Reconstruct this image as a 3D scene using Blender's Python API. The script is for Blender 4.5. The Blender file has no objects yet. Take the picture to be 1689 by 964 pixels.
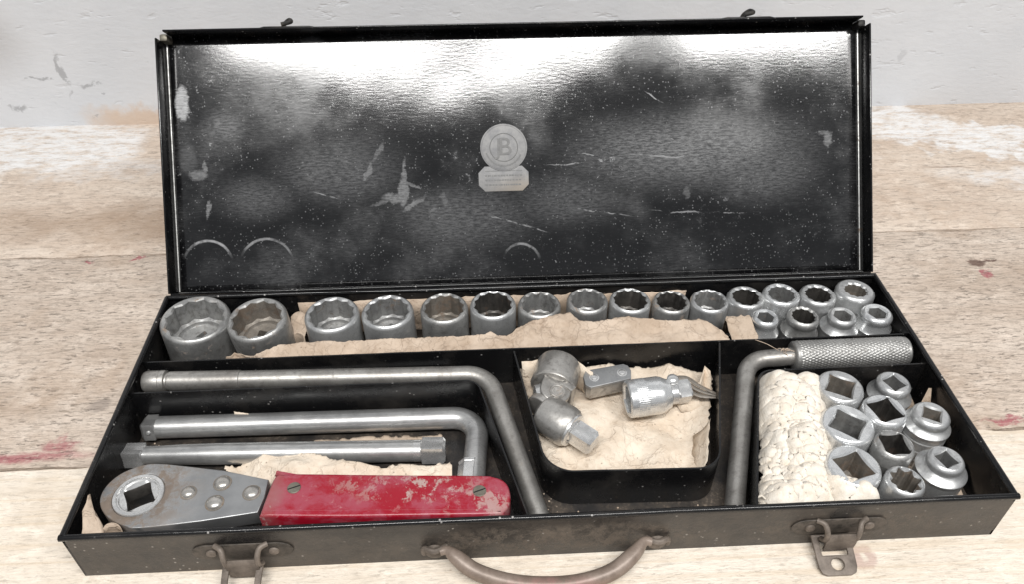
import bpy, bmesh, math, random
from mathutils import Vector, Matrix, noise as mn
random.seed(7)
R = math.radians
scn = bpy.context.scene
COL = scn.collection

# ------------------------------------------------------------------ camera
F_PX, CX, CY = 1282.512, 844.5, 482.0
cam = bpy.data.cameras.new('camera')
cam.sensor_width = 36.0
cam.lens = 36.0 * F_PX / 1689.0
cam.clip_start = 0.01
cam.clip_end = 50
camo = bpy.data.objects.new('camera', cam)
camo.location = (-0.028288, -0.298362, 0.357487)
camo.rotation_euler = (0.863589, 0.001258, -0.049619)
COL.objects.link(camo)
scn.camera = camo
CAMM = camo.rotation_euler.to_matrix()
CAMP = Vector(camo.location)

# ------------------------------------------------------------------ light
w = bpy.data.worlds.new('World')
scn.world = w
w.use_nodes = True
bg = w.node_tree.nodes['Background']
bg.inputs[0].default_value = (0.93, 0.96, 1.0, 1)
bg.inputs[1].default_value = 0.20

def area(name, cx, cy, z, sx, sy, power, col=(1, 0.985, 0.96)):
    l = bpy.data.lights.new(name, 'AREA')
    l.shape = 'RECTANGLE'; l.size = sx; l.size_y = sy
    l.energy = power; l.color = col
    o = bpy.data.objects.new(name, l)
    o.location = (cx, cy, z)
    COL.objects.link(o)
    return o
# two ceiling windows/panels above the bench, a glazing bar's width apart
LR = 27.5      # radiance of the panels
def pan(name, x0, x1, y0, y1):
    a = (x1 - x0) * (y1 - y0)
    area(name, (x0 + x1) / 2, (y0 + y1) / 2, 1.6, x1 - x0, y1 - y0, LR * a * math.pi)
pan('ceiling_panel_light', -0.74, 0.39, -0.945, -0.735)
pan('ceiling_panel_light', 0.54, 1.12, -0.925, -0.735)

vs = scn.view_settings
vs.view_transform = 'Standard'
vs.look = 'None'
vs.gamma = 1
vs.exposure = 0.80
vs.use_curve_mapping = False

# ------------------------------------------------------------------ helpers
def ray(px, py):
    return CAMM @ Vector(((px - CX) / F_PX, -(py - CY) / F_PX, -1.0))
def at(px, py, z):
    d = ray(px, py); t = (z - CAMP.z) / d.z
    return CAMP + d * t
def aty(px, py, y):
    d = ray(px, py); t = (y - CAMP.y) / d.y
    return CAMP + d * t

def link(name, me, mat=None, parent=None, loc=None, rot=None, mtx=None):
    o = bpy.data.objects.new(name, me)
    COL.objects.link(o)
    if me is not None and mat is not None:
        for m in (mat if isinstance(mat, (list, tuple)) else [mat]):
            me.materials.append(m)
    if parent is not None: o.parent = parent
    if mtx is not None: o.matrix_local = mtx
    if loc is not None: o.location = loc
    if rot is not None: o.rotation_euler = rot
    return o

def tag(o, label, cat=None, group=None, kind=None):
    if label: o['label'] = label
    if cat: o['category'] = cat
    if group: o['group'] = group
    if kind: o['kind'] = kind
    return o

def empty(name, loc, label, cat, group=None):
    o = bpy.data.objects.new(name, None)
    o.empty_display_size = 0.01
    o.location = loc
    COL.objects.link(o)
    return tag(o, label, cat, group)

def mesh(name, v, f, smooth=True, ang=35, mi=None):
    me = bpy.data.meshes.new(name)
    me.from_pydata([tuple(p) for p in v], [], f)
    me.validate(); 
    bm = bmesh.new(); bm.from_mesh(me)
    bmesh.ops.recalc_face_normals(bm, faces=bm.faces)
    bm.to_mesh(me); bm.free()
    if mi: 
        for p, i in zip(me.polygons, mi): p.material_index = i
    if smooth:
        me.shade_smooth()
        me.set_sharp_from_angle(angle=R(ang))
    me.update()
    return me

def bm_mesh(name, bm, smooth=True, ang=35):
    bmesh.ops.recalc_face_normals(bm, faces=bm.faces)
    me = bpy.data.meshes.new(name)
    bm.to_mesh(me); bm.free()
    if smooth:
        me.shade_smooth(); me.set_sharp_from_angle(angle=R(ang))
    return me

def box_bm(bm, lo, hi, bev=0.0, seg=2, mtx=None):
    r = bmesh.ops.create_cube(bm, size=1)
    vs_ = r['verts']
    for v in vs_:
        v.co = Vector([(lo[i] + hi[i]) / 2 + v.co[i] * (hi[i] - lo[i]) for i in range(3)])
    if bev > 0:
        es = list({e for v in vs_ for e in v.link_edges})
        rr = bmesh.ops.bevel(bm, geom=es, offset=bev, segments=seg, affect='EDGES', profile=0.5)
        vs_ = list({v for f in rr['faces'] for v in f.verts} | {v for v in vs_ if v.is_valid})
    if mtx is not None:
        for v in vs_: v.co = mtx @ v.co
    return vs_

def box(name, lo, hi, bev=0.0, seg=2):
    bm = bmesh.new(); box_bm(bm, lo, hi, bev, seg)
    return bm_mesh(name, bm)

def rings(name, ring_list, closed_start=False, closed_end=False, smooth=True, ang=35, mis=None):
    """ring_list: list of lists of points (equal length)."""
    n = len(ring_list[0]); v = []; f = []; mi = []
    for r in ring_list: v += r
    for i in range(len(ring_list) - 1):
        for j in range(n):
            k = (j + 1) % n
            f.append((i * n + j, i * n + k, (i + 1) * n + k, (i + 1) * n + j))
            mi.append(mis[i] if mis else 0)
    if closed_start: f.append(tuple(range(n - 1, -1, -1))); mi.append(mis[0] if mis else 0)
    if closed_end:
        b = (len(ring_list) - 1) * n
        f.append(tuple(range(b, b + n))); mi.append(mis[-1] if mis else 0)
    return mesh(name, v, f, smooth, ang, mi)

def circ(rf, z, n):
    out = []
    for j in range(n):
        a = 2 * math.pi * j / n
        r = rf(a) if callable(rf) else rf
        out.append((r * math.cos(a), r * math.sin(a), z))
    return out

def frame(p0, d):
    d = Vector(d).normalized()
    q = Vector((0, 0, 1)).rotation_difference(d)
    return Matrix.Translation(Vector(p0)) @ q.to_matrix().to_4x4()

def lathe(name, prof, n=40, mtx=None, caps=(True, True), ang=35):
    rl = [circ(r, t, n) for r, t in prof]
    if mtx is not None: rl = [[mtx @ Vector(p) for p in r] for r in rl]
    return rings(name, rl, caps[0], caps[1], True, ang)

def smooth_path(pts, sub=8):
    P = [Vector(p) for p in pts]; out = []
    for i in range(len(P) - 1):
        p0 = P[max(i - 1, 0)]; p1 = P[i]; p2 = P[i + 1]; p3 = P[min(i + 2, len(P) - 1)]
        for s in range(sub):
            t = s / sub
            out.append(0.5 * ((2 * p1) + (p2 - p0) * t + (2 * p0 - 5 * p1 + 4 * p2 - p3) * t * t + (3 * p1 - p0 - 3 * p2 + p3) * t ** 3))
    out.append(P[-1]); return out

def fillet(pts, rads, seg=10):
    """polyline with rounded corners"""
    P = [Vector(p) for p in pts]; out = [P[0]]
    for i in range(1, len(P) - 1):
        a = (P[i - 1] - P[i]).normalized(); b = (P[i + 1] - P[i]).normalized()
        an = a.angle(b); r = rads[i - 1]
        t = r / math.tan(an / 2)
        c = P[i] + (a + b).normalized() * (r / math.sin(an / 2))
        s = P[i] + a * t; e = P[i] + b * t
        u = (s - c).normalized(); w_ = (e - c).normalized(); tot = u.angle(w_)
        for k in range(seg + 1):
            x = k / seg
            out.append(c + (u * math.sin((1 - x) * tot) + w_ * math.sin(x * tot)) / math.sin(tot) * r)
    out.append(P[-1]); return out

def tube(name, path, rad, n=20, caps=True, flat=1.0, ang=40):
    """sweep; rad is number or list; parallel transported"""
    P = [Vector(p) for p in path]; m = len(P)
    T = [(P[min(i + 1, m - 1)] - P[max(i - 1, 0)]).normalized() for i in range(m)]
    up = Vector((0, 0, 1))
    if abs(T[0].dot(up)) > 0.95: up = Vector((0, 1, 0))
    N = (up - T[0] * up.dot(T[0])).normalized(); rl = []
    for i in range(m):
        if i:
            N = (N - T[i] * N.dot(T[i])).normalized()
        B = T[i].cross(N)
        r = rad[i] if isinstance(rad, (list, tuple)) else rad
        rl.append([P[i] + (N * math.cos(2 * math.pi * j / n) * flat + B * math.sin(2 * math.pi * j / n)) * r for j in range(n)])
    return rings(name, rl, caps, caps, True, ang)

def plate(name, outline, holes=(), th=0.001, bev=0.0, mtx=None, res=2):
    cu = bpy.data.curves.new(name + '_c', 'CURVE'); cu.dimensions = '2D'; cu.fill_mode = 'BOTH'
    for pts in [outline] + list(holes):
        s = cu.splines.new('POLY'); s.points.add(len(pts) - 1); s.use_cyclic_u = True
        for p, q in zip(s.points, pts): p.co = (q[0], q[1], 0, 1)
    cu.extrude = max(th / 2 - bev, 1e-5); cu.bevel_depth = bev; cu.bevel_resolution = res
    cu.offset = -bev
    o = bpy.data.objects.new(name, cu); COL.objects.link(o)
    dg = bpy.context.evaluated_depsgraph_get()
    me = bpy.data.meshes.new_from_object(o.evaluated_get(dg))
    bpy.data.objects.remove(o); bpy.data.curves.remove(cu)
    bm = bmesh.new(); bm.from_mesh(me)
    bmesh.ops.remove_doubles(bm, verts=bm.verts, dist=1e-6)
    bm.to_mesh(me); bm.free()
    if mtx is not None: me.transform(mtx)
    me.shade_smooth(); me.set_sharp_from_angle(angle=R(35)); me.name = name
    return me

def text_mesh(body, size, depth, mtx):
    cu = bpy.data.curves.new('txt', 'FONT'); cu.body = body; cu.size = size; cu.extrude = depth
    cu.align_x = 'CENTER'; cu.align_y = 'CENTER'
    o = bpy.data.objects.new('txt', cu); COL.objects.link(o)
    me = bpy.data.meshes.new_from_object(o.evaluated_get(bpy.context.evaluated_depsgraph_get()))
    bpy.data.objects.remove(o); bpy.data.curves.remove(cu)
    me.transform(mtx); return me

def join_meshes(name, lst, smooth=True, ang=35):
    """lst of (mesh, material index)"""
    bm = bmesh.new()
    for me, i in lst:
        k = len(bm.faces); bm.from_mesh(me); bm.faces.ensure_lookup_table()
        for f in bm.faces[k:]: f.material_index = i
    me = bpy.data.meshes.new(name); bm.to_mesh(me); bm.free()
    if smooth: me.shade_smooth(); me.set_sharp_from_angle(angle=R(ang))
    return me

def inside(poly, x, y):
    c = False; n = len(poly)
    for i in range(n):
        x1, y1 = poly[i]; x2, y2 = poly[(i + 1) % n]
        if (y1 > y) != (y2 > y) and x < (x2 - x1) * (y - y1) / (y2 - y1) + x1: c = not c
    return c
def pdist(poly, x, y):
    best = 9
    for i in range(len(poly)):
        a = Vector(poly[i]); b = Vector(poly[(i + 1) % len(poly)]); q = Vector((x, y))
        t = max(0, min(1, (q - a).dot(b - a) / max((b - a).length_squared, 1e-12)))
        best = min(best, (a + (b - a) * t - q).length)
    return best
def nz(x, y, z=0.0): return mn.noise(Vector((x, y, z)))
def fbm(x, y, z=0.0, o=4): return mn.fractal(Vector((x, y, z)), 0.9, 2.1, o)
def sst(a, b, x):
    t = max(0, min(1, (x - a) / (b - a))); return t * t * (3 - 2 * t)

_cr = random.Random(77)
_CR = [(_cr.uniform(0, math.pi), _cr.uniform(28, 120), _cr.uniform(0, 6)) for _ in range(9)]
def crease(x, y, sd=0.0):
    t = 0.0; wx = x + 0.004 * nz(x * 40, y * 40, sd); wy = y + 0.004 * nz(x * 40, y * 40, sd + 4)
    for i, (a, fr, ph) in enumerate(_CR):
        q = (wx * math.cos(a + sd) + wy * math.sin(a + sd)) * fr + ph + sd * 1.7
        tr = abs((q % 2.0) - 1.0)
        t += (tr - 0.5) * 30.0 / fr * max(0.0, nz(x * 25 + i * 3, y * 25, sd + i) + 0.35)
    return t
def heightfield(name, poly, zf, step, jag=0.0, seed=0.0, ang=22):
    xs = [p[0] for p in poly]; ys = [p[1] for p in poly]
    nx = int((max(xs) - min(xs)) / step) + 2; ny = int((max(ys) - min(ys)) / step) + 2
    idx = {}; v = []; f = []
    for j in range(ny):
        for i in range(nx):
            x = min(xs) + i * step; y = min(ys) + j * step
            jx = jag * nz(x * 260, y * 260, seed); jy = jag * nz(x * 260, y * 260, seed + 9)
            if inside(poly, x + jx, y + jy):
                idx[(i, j)] = len(v); v.append((x, y, zf(x, y, pdist(poly, x, y))))
    for (i, j) in list(idx):
        q = [idx.get(k) for k in ((i, j), (i + 1, j), (i + 1, j + 1), (i, j + 1))]
        if None not in q: f.append(tuple(q))
        else:
            q = [k for k in q if k is not None]
            if len(q) == 3: f.append(tuple(q))
    used = sorted({k for q in f for k in q}); mp = {k: i for i, k in enumerate(used)}
    v = [v[k] for k in used]; f = [tuple(mp[k] for k in q) for q in f]
    return mesh(name, v, f, True, ang)

# ------------------------------------------------------------------ material toolkit
class G:
    def __init__(s, name):
        s.m = bpy.data.materials.new(name); s.m.use_nodes = True
        s.t = s.m.node_tree; s.b = s.t.nodes['Principled BSDF']
        s.tc = s.t.nodes.new('ShaderNodeTexCoord')
        s.obj = s.tc.outputs['Object']
    def new(s, typ, **kw):
        n = s.t.nodes.new(typ)
        for k, v in kw.items(): setattr(n, k, v)
        return n
    def put(s, sock, v):
        if isinstance(v, bpy.types.NodeSocket): s.t.links.new(v, sock)
        elif v is not None:
            if sock.type == 'RGBA' and len(v) == 3: v = (*v, 1)
            sock.default_value = v
    def rnd(s):
        """object coordinates shifted by a per-object random amount"""
        oi = s.new('ShaderNodeObjectInfo')
        v = s.new('ShaderNodeVectorMath', operation='ADD'); s.put(v.inputs[0], s.obj)
        c = s.new('ShaderNodeCombineXYZ')
        for i, k in enumerate((3.1, 7.7, 5.3)):
            s.put(c.inputs[i], s.math('MULTIPLY', oi.outputs['Random'], k))
        s.put(v.inputs[1], c.outputs[0]); s.random = oi.outputs['Random']
        return v.outputs[0]
    def map(s, vec, scale=(1, 1, 1), loc=(0, 0, 0), rot=(0, 0, 0)):
        n = s.new('ShaderNodeMapping'); s.put(n.inputs[0], vec)
        n.inputs[1].default_value = loc; n.inputs[2].default_value = rot; n.inputs[3].default_value = scale
        return n.outputs[0]
    def noise(s, vec, scale, detail=4, rough=0.6, dist=0.0, col=False):
        n = s.new('ShaderNodeTexNoise'); s.put(n.inputs['Vector'], vec)
        n.inputs['Scale'].default_value = scale; n.inputs['Detail'].default_value = detail
        n.inputs['Roughness'].default_value = rough; n.inputs['Distortion'].default_value = dist
        return n.outputs['Color' if col else 'Fac']
    def voro(s, vec, scale, feat='F1', rnd=1.0):
        n = s.new('ShaderNodeTexVoronoi', feature=feat); s.put(n.inputs['Vector'], vec)
        n.inputs['Scale'].default_value = scale; n.inputs['Randomness'].default_value = rnd
        return n.outputs['Distance']
    def math(s, op, a, b=None, clamp=False):
        n = s.new('ShaderNodeMath', operation=op, use_clamp=clamp)
        s.put(n.inputs[0], a)
        if b is not None: s.put(n.inputs[1], b)
        return n.outputs[0]
    def rng(s, v, a, b, c=0.0, d=1.0, smooth=True):
        n = s.new('ShaderNodeMapRange', interpolation_type='SMOOTHSTEP' if smooth else 'LINEAR')
        s.put(n.inputs[0], v)
        for i, k in enumerate((a, b, c, d)): n.inputs[1 + i].default_value = k
        return n.outputs[0]
    def mix(s, fac, a, b):
        n = s.new('ShaderNodeMix', data_type='RGBA'); s.put(n.inputs[0], fac)
        s.put(n.inputs[6], a); s.put(n.inputs[7], b); return n.outputs[2]
    def mul(s, a, b): return s.math('MULTIPLY', a, b)
    def add(s, a, b, clamp=True): return s.math('ADD', a, b, clamp)
    def mx(s, *a):
        r = a[0]
        for k in a[1:]: r = s.math('MAXIMUM', r, k)
        return r
    def inv(s, a): return s.math('SUBTRACT', 1.0, a, True)
    def warp(s, vec, scale, amp):
        n = s.noise(vec, scale, 4, 0.65, col=True)
        a = s.new('ShaderNodeVectorMath', operation='SUBTRACT'); s.put(a.inputs[0], n); a.inputs[1].default_value = (.5, .5, .5)
        b = s.new('ShaderNodeVectorMath', operation='SCALE'); s.put(b.inputs[0], a.outputs[0]); b.inputs['Scale'].default_value = amp
        c = s.new('ShaderNodeVectorMath', operation='ADD'); s.put(c.inputs[0], vec); s.put(c.inputs[1], b.outputs[0])
        return c.outputs[0]
    def blob(s, vec, c, r, soft=0.3, rot=0.0):
        """1 inside an ellipsoid, soft edge"""
        t = s.new('ShaderNodeVectorMath', operation='SUBTRACT'); s.put(t.inputs[0], vec); t.inputs[1].default_value = c
        v = t.outputs[0]
        if rot: v = s.map(v, rot=(0, 0, rot))
        d = s.new('ShaderNodeVectorMath', operation='DIVIDE'); s.put(d.inputs[0], v); d.inputs[1].default_value = r
        l = s.new('ShaderNodeVectorMath', operation='LENGTH'); s.put(l.inputs[0], d.outputs[0])
        return s.rng(l.outputs['Value'], 1 + soft, 1 - soft, 0, 1)
    def ring(s, vec, c, rad, wd):
        t = s.new('ShaderNodeVectorMath', operation='DISTANCE'); s.put(t.inputs[0], vec); t.inputs[1].default_value = c
        d = s.math('ABSOLUTE', s.math('SUBTRACT', t.outputs['Value'], rad))
        return s.rng(d, wd, wd * 0.3, 0, 1)
    def bump(s, h, strength=0.3, dist=0.001, nrm=None):
        n = s.new('ShaderNodeBump'); s.put(n.inputs['Height'], h)
        n.inputs['Strength'].default_value = strength; n.inputs['Distance'].default_value = dist
        if nrm is not None: s.put(n.inputs['Normal'], nrm)
        return n.outputs[0]
    def out(s, col=None, rough=None, metal=None, spec=None, nrm=None, sheen=None, coat=None):
        for k, v in (('Base Color', col), ('Roughness', rough), ('Metallic', metal), ('Specular IOR Level', spec), ('Normal', nrm), ('Sheen Weight', sheen), ('Coat Weight', coat)):
            if v is not None: s.put(s.b.inputs[k], v)
        return s.m

# ---- steel family
def steel(name, c0, c1, rough=(0.3, 0.5), rust=0.55, rustc=(0.20, 0.135, 0.09), metal=0.74, grime=0.5, stretch=None, sc=1.0):
    g = G(name); v = g.rnd()
    if stretch: vs_ = g.map(v, stretch)
    else: vs_ = v
    big = g.noise(v, 60 * sc, 5, 0.6); fine = g.noise(vs_, 900 * sc, 3, 0.7); mid = g.noise(vs_, 220 * sc, 5, 0.65)
    col = g.mix(g.rng(big, 0.3, 0.7), c0, c1)
    col = g.mix(g.mul(g.rng(fine, 0.45, 0.75), 0.35), col, tuple(x * 0.55 for x in c0))
    col = g.mix(g.mul(g.rng(mid, 0.48, 0.70), grime), col, (0.13, 0.12, 0.11))
    stn = g.noise(g.warp(v, 90, 0.01), 90 * sc, 7, 0.85); col = g.mix(g.mul(g.rng(stn, 0.53, 0.68), grime * 0.6), col, (0.15, 0.135, 0.12))
    rm = g.noise(g.warp(v, 150, 0.008), 75 * sc, 6, 0.75)
    rmask = g.rng(rm, rust, rust + 0.10)
    col = g.mix(g.mul(rmask, 0.8), col, rustc)
    ro = g.add(g.rng(mid, 0.3, 0.7, rough[0], rough[1], False), g.mul(rmask, 0.3))
    h = g.add(g.mul(fine, 0.5), g.mul(mid, 0.7), False)
    return g.out(col, ro, g.add(metal, g.mul(rmask, -0.7)), 0.5, g.bump(h, 0.10, 0.0006))

M = {}
M['socket'] = steel('socket_plated_steel', (0.48, 0.485, 0.49), (0.66, 0.665, 0.66), (0.30, 0.44), 0.66, grime=0.32)
M['socket_dull'] = steel('socket_dull_steel', (0.33, 0.33, 0.325), (0.52, 0.515, 0.50), (0.34, 0.50), 0.57, grime=0.5)
M['socket_bright'] = steel('socket_bright_plating', (0.62, 0.63, 0.64), (0.80, 0.81, 0.81), (0.22, 0.34), 0.74, grime=0.2)
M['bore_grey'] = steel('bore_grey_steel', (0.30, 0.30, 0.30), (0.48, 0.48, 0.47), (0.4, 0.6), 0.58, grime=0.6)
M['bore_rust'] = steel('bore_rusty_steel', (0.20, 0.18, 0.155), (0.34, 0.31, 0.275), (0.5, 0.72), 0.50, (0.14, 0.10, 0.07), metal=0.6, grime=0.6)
M['bore_dark'] = steel('bore_oily_and_shade_dark_steel', (0.05, 0.048, 0.045), (0.13, 0.12, 0.11), (0.35, 0.6), 0.58, (0.09, 0.05, 0.03), metal=0.6, grime=0.7)
M['bar'] = steel('bar_polished_steel', (0.40, 0.40, 0.40), (0.58, 0.58, 0.57), (0.26, 0.40), 0.66, grime=0.35, stretch=(0.25, 1.6, 1.6))
M['brace'] = steel('brace_worn_steel', (0.31, 0.295, 0.275), (0.47, 0.455, 0.43), (0.36, 0.5), 0.60, (0.2, 0.15, 0.11), grime=0.5)
M['knurl'] = steel('knurled_steel', (0.33, 0.325, 0.315), (0.46, 0.455, 0.44), (0.38, 0.52), 0.62, grime=0.4)
M['plate'] = steel('ratchet_plate_steel', (0.30, 0.305, 0.31), (0.38, 0.385, 0.39), (0.42, 0.52), 0.62, grime=0.15)
M['head_rust'] = M['plate']
M['joint'] = steel('joint_aged_steel', (0.36, 0.345, 0.325), (0.54, 0.525, 0.50), (0.33, 0.48), 0.60, grime=0.55)
M['bright'] = steel('bright_worn_steel', (0.6, 0.6, 0.6), (0.78, 0.78, 0.77), (0.2, 0.34), 0.76, grime=0.2)
M['rivet'] = steel('rivet_steel', (0.45, 0.43, 0.40), (0.6, 0.58, 0.55), (0.25, 0.4), 0.57, grime=0.5)
M['brassy'] = steel('screw_tarnished_steel', (0.20, 0.185, 0.15), (0.30, 0.28, 0.23), (0.4, 0.6), 0.62, grime=0.5)

# ratchet plate: rust collected round the head
g = G('ratchet_head_steel'); v = g.obj
big = g.noise(v, 60, 5, 0.6); fine = g.noise(v, 700, 3, 0.7)
col = g.mix(g.rng(big, 0.3, 0.7), (0.33, 0.335, 0.34), (0.43, 0.435, 0.44))
near = g.blob(v, (-0.2075, -0.056, 0.024), (0.030, 0.028, 0.05), 0.40)
rm = g.rng(g.noise(g.warp(v, 120, 0.01), 95, 6, 0.78), 0.36, 0.56)
msk = g.mul(near, rm)
col = g.mix(g.mul(msk, 0.9), col, g.mix(g.noise(v, 300, 4, 0.7), (0.10, 0.075, 0.055), (0.21, 0.155, 0.115)))
M['rhead'] = g.out(col, g.add(0.42, g.mul(msk, 0.3)), g.add(0.85, g.mul(msk, -0.7)), 0.5, g.bump(fine, 0.08, 0.0005))

# ---- black enamel (inside of the box)
def enamel(name, base=(0.006, 0.006, 0.0065), dust=0.16, dustc=(0.17, 0.15, 0.13), rough=(0.18, 0.34), speck=0.6):
    g = G(name); v = g.rnd()
    n1 = g.noise(v, 28, 6, 0.7); n2 = g.noise(v, 420, 3, 0.6)
    d = g.mul(g.rng(n1, 0.45, 0.8), dust)
    sp = g.mul(g.rng(g.voro(v, 270), 0.20, 0.08), g.rng(g.noise(v, 130, 3, 0.6), 0.50, 0.64))
    col = g.mix(d, base, dustc); col = g.mix(g.mul(sp, speck), col, (0.40, 0.385, 0.37))
    ro = g.add(g.rng(n1, 0.3, 0.7, rough[0], rough[1], False), g.mul(d, 0.5))
    return g.out(col, ro, 0.0, 0.4, g.bump(g.add(n2, g.mul(n1, 2.0), False), 0.10, 0.0006))
M['enamel'] = enamel('black_enamel')
M['enamel_dusty'] = enamel('dusty_black_enamel', dust=0.75, dustc=(0.16, 0.135, 0.11), rough=(0.35, 0.6))
M['rim'] = enamel('black_enamel_rim', dust=0.12, rough=(0.14, 0.26), speck=0.9)

# floor of the tray: black enamel with brown grit
g = G('tray_floor_enamel'); v = g.obj
n1 = g.noise(v, 30, 6, 0.7); grit = g.rng(g.noise(v, 600, 3, 0.75), 0.5, 0.72)
d = g.mul(g.rng(n1, 0.35, 0.7), g.add(0.25, g.mul(grit, 0.6)))
M['floor'] = g.out(g.mix(d, (0.016, 0.015, 0.015), (0.24, 0.19, 0.145)), g.add(0.35, g.mul(d, 0.5)), 0, 0.4, g.bump(g.noise(v, 900, 3, 0.7), 0.3, 0.0006))

# front wall of the box: dull, dust-filmed black paint
g = G('dusty_front_paint'); v = g.obj; wv = g.warp(v, 60, 0.012)
n1 = g.noise(g.map(v, (0.5, 1, 1)), 34, 6, 0.72); n2 = g.noise(v, 380, 4, 0.7)
film = g.rng(n1, 0.25, 0.75, 0.12, 0.60)
worn = g.mx(g.blob(wv, (-0.148, -0.0866, 0.0275), (0.017, 0.05, 0.0055), 0.5), g.blob(wv, (0.146, -0.0866, 0.0265), (0.009, 0.05, 0.0065), 0.4),
            g.mul(g.blob(wv, (-0.062, -0.0866, 0.028), (0.05, 0.05, 0.005), 0.6), 0.6), g.mul(g.blob(wv, (0.03, -0.0866, 0.029), (0.04, 0.05, 0.004), 0.6), 0.5))
dirt = g.mul(g.mx(g.blob(wv, (0.0, -0.0866, 0.015), (0.07, 0.05, 0.011), 0.6), g.mul(g.blob(wv, (0.15, -0.0866, 0.016), (0.05, 0.05, 0.008), 0.6), 0.8), 0.25), g.rng(g.noise(wv, 110, 6, 0.8), 0.42, 0.62))
dirt = g.mx(dirt, g.mul(g.rng(n2, 0.62, 0.74), 0.6))
sp = g.mul(g.rng(g.voro(v, 260), 0.20, 0.07), g.rng(g.noise(v, 110, 3, 0.6), 0.50, 0.62))
col = g.mix(film, (0.016, 0.015, 0.015), (0.090, 0.076, 0.063))
col = g.mix(g.mul(dirt, 0.55), col, (0.20, 0.16, 0.125))
col = g.mix(g.mul(worn, 0.93), col, (0.007, 0.007, 0.008))
col = g.mix(g.mul(sp, 0.6), col, (0.42, 0.39, 0.35))
M['front'] = g.out(col, g.add(g.add(0.33, g.mul(dirt, 0.3)), g.mul(worn, -0.1)), 0, 0.45, g.bump(g.add(n2, g.mul(dirt, 1.5), False), 0.22, 0.0006))

# latch / handle: brown dusty steel
g = G('brown_dusty_hardware'); v = g.rnd()
n1 = g.noise(v, 90, 6, 0.7); n2 = g.noise(v, 500, 4, 0.7)
col = g.mix(g.rng(n1, 0.3, 0.7), (0.10, 0.082, 0.068), (0.21, 0.175, 0.148))
col = g.mix(g.mul(g.rng(n2, 0.55, 0.75), 0.5), col, (0.05, 0.042, 0.037))
g2 = G('dusty_latch_wing'); v_ = g2.rnd(); k1 = g2.noise(v_, 120, 6, 0.75)
M['wing'] = g2.out(g2.mix(g2.rng(k1, 0.3, 0.7), (0.03, 0.026, 0.022), (0.115, 0.096, 0.08)), 0.6, 0.1, 0.4, g2.bump(k1, 0.4, 0.0008))
M['hardware'] = g.out(col, 0.55, 0.25, 0.4, g.bump(g.add(n1, n2, False), 0.25, 0.0006))
g = G('handle_worn_red_brown_paint'); v = g.obj
n1 = g.noise(v, 70, 6, 0.7); n2 = g.noise(v, 600, 4, 0.7)
geo = g.new('ShaderNodeNewGeometry')
col = g.mix(g.rng(n1, 0.35, 0.65), (0.17, 0.13, 0.105), (0.27, 0.215, 0.18))
redm = g.mul(g.blob(v, (0.0, -0.1075, 0.002), (0.032, 0.0045, 0.008), 0.5), g.rng(n1, 0.35, 0.6))
col = g.mix(g.mul(redm, 0.8), col, (0.28, 0.07, 0.075))
M['handle'] = g.out(col, 0.42, 0.15, 0.45, g.bump(n2, 0.12, 0.0005))

# ---- lid panel (object coordinates: x along, y up the panel)
g = G('lid_stained_black_enamel'); v = g.obj; v2 = g.map(v, (1, 1, 0)); wv = g.warp(v2, 30, 0.012); ww = g.warp(g.warp(v2, 190, 0.0065), 700, 0.0022); gsp = g.rng(g.noise(g.map(v2, (0.30, 1.3, 1)), 700, 5, 0.85), 0.34, 0.68)
haze = g.noise(v2, 15, 4, 0.6); fineh = g.noise(g.map(v2, (0.45, 1.5, 1)), 430, 3, 0.65)
hz = g.mul(g.rng(haze, 0.44, 0.74), 0.07)
def B(x, y, rx, ry, k, soft=0.6, vec=None, rot=0.0): return g.mul(g.blob(vec or wv, (x, y, 0), (rx, ry, 1), soft, rot), k)
patches = g.mx(B(-0.195, 0.108, 0.012, 0.010, 0.11, 0.8), B(-0.12, 0.078, 0.035, 0.018, 0.10, 0.8), B(-0.175, 0.062, 0.022, 0.012, 0.09, 0.8),
               B(0.115, 0.085, 0.07, 0.022, 0.13, 0.7), B(-0.04, 0.045, 0.04, 0.018, 0.09, 0.8), B(0.16, 0.075, 0.035, 0.022, 0.10, 0.7), B(0.03, 0.055, 0.03, 0.015, 0.08, 0.8))
chips = g.mx(B(-0.2200, 0.124, 0.0042, 0.011, 0.55, 0.25, ww), B(-0.0783, 0.070, 0.0016, 0.013, 0.22, 0.3, ww, 0.06), B(-0.0790, 0.062, 0.0036, 0.009, 0.22, 0.25, ww), B(-0.0845, 0.0585, 0.008, 0.0030, 0.20, 0.35, ww, 0.15), B(-0.0725, 0.0665, 0.006, 0.0011, 0.2, 0.4, ww, 0.35), B(-0.072, 0.0545, 0.009, 0.0016, 0.2, 0.35, ww, -0.6), B(-0.093, 0.0565, 0.008, 0.0012, 0.14, 0.5, ww, -0.3), B(-0.1015, 0.0765, 0.0020, 0.0070, 0.22, 0.3, ww, 0.45), B(-0.095, 0.0885, 0.0015, 0.007, 0.16, 0.4, ww, 0.5), B(-0.052, 0.057, 0.0022, 0.006, 0.14, 0.4, ww, -0.2),
             B(0.207, 0.0895, 0.0026, 0.005, 0.2, 0.3, ww), B(0.2045, 0.094, 0.004, 0.0016, 0.16, 0.4, ww), B(-0.218, 0.088, 0.006, 0.010, 0.09, 0.5, ww), B(-0.135, 0.147, 0.012, 0.017, 0.10, 0.3, ww), B(-0.212, 0.0775, 0.006, 0.003, 0.2, 0.4, ww), B(-0.2065, 0.0545, 0.0014, 0.0055, 0.24, 0.3, ww, 0.15), B(-0.2075, 0.082, 0.0016, 0.004, 0.2, 0.3, ww), B(-0.060, 0.05, 0.004, 0.0012, 0.14, 0.4, ww, -0.5), B(0.15, 0.075, 0.006, 0.0018, 0.14, 0.4, ww, -0.2), B(0.11, 0.057, 0.0022, 0.0035, 0.12, 0.4, ww), B(0.035, 0.048, 0.006, 0.004, 0.10, 0.5, ww))
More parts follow.
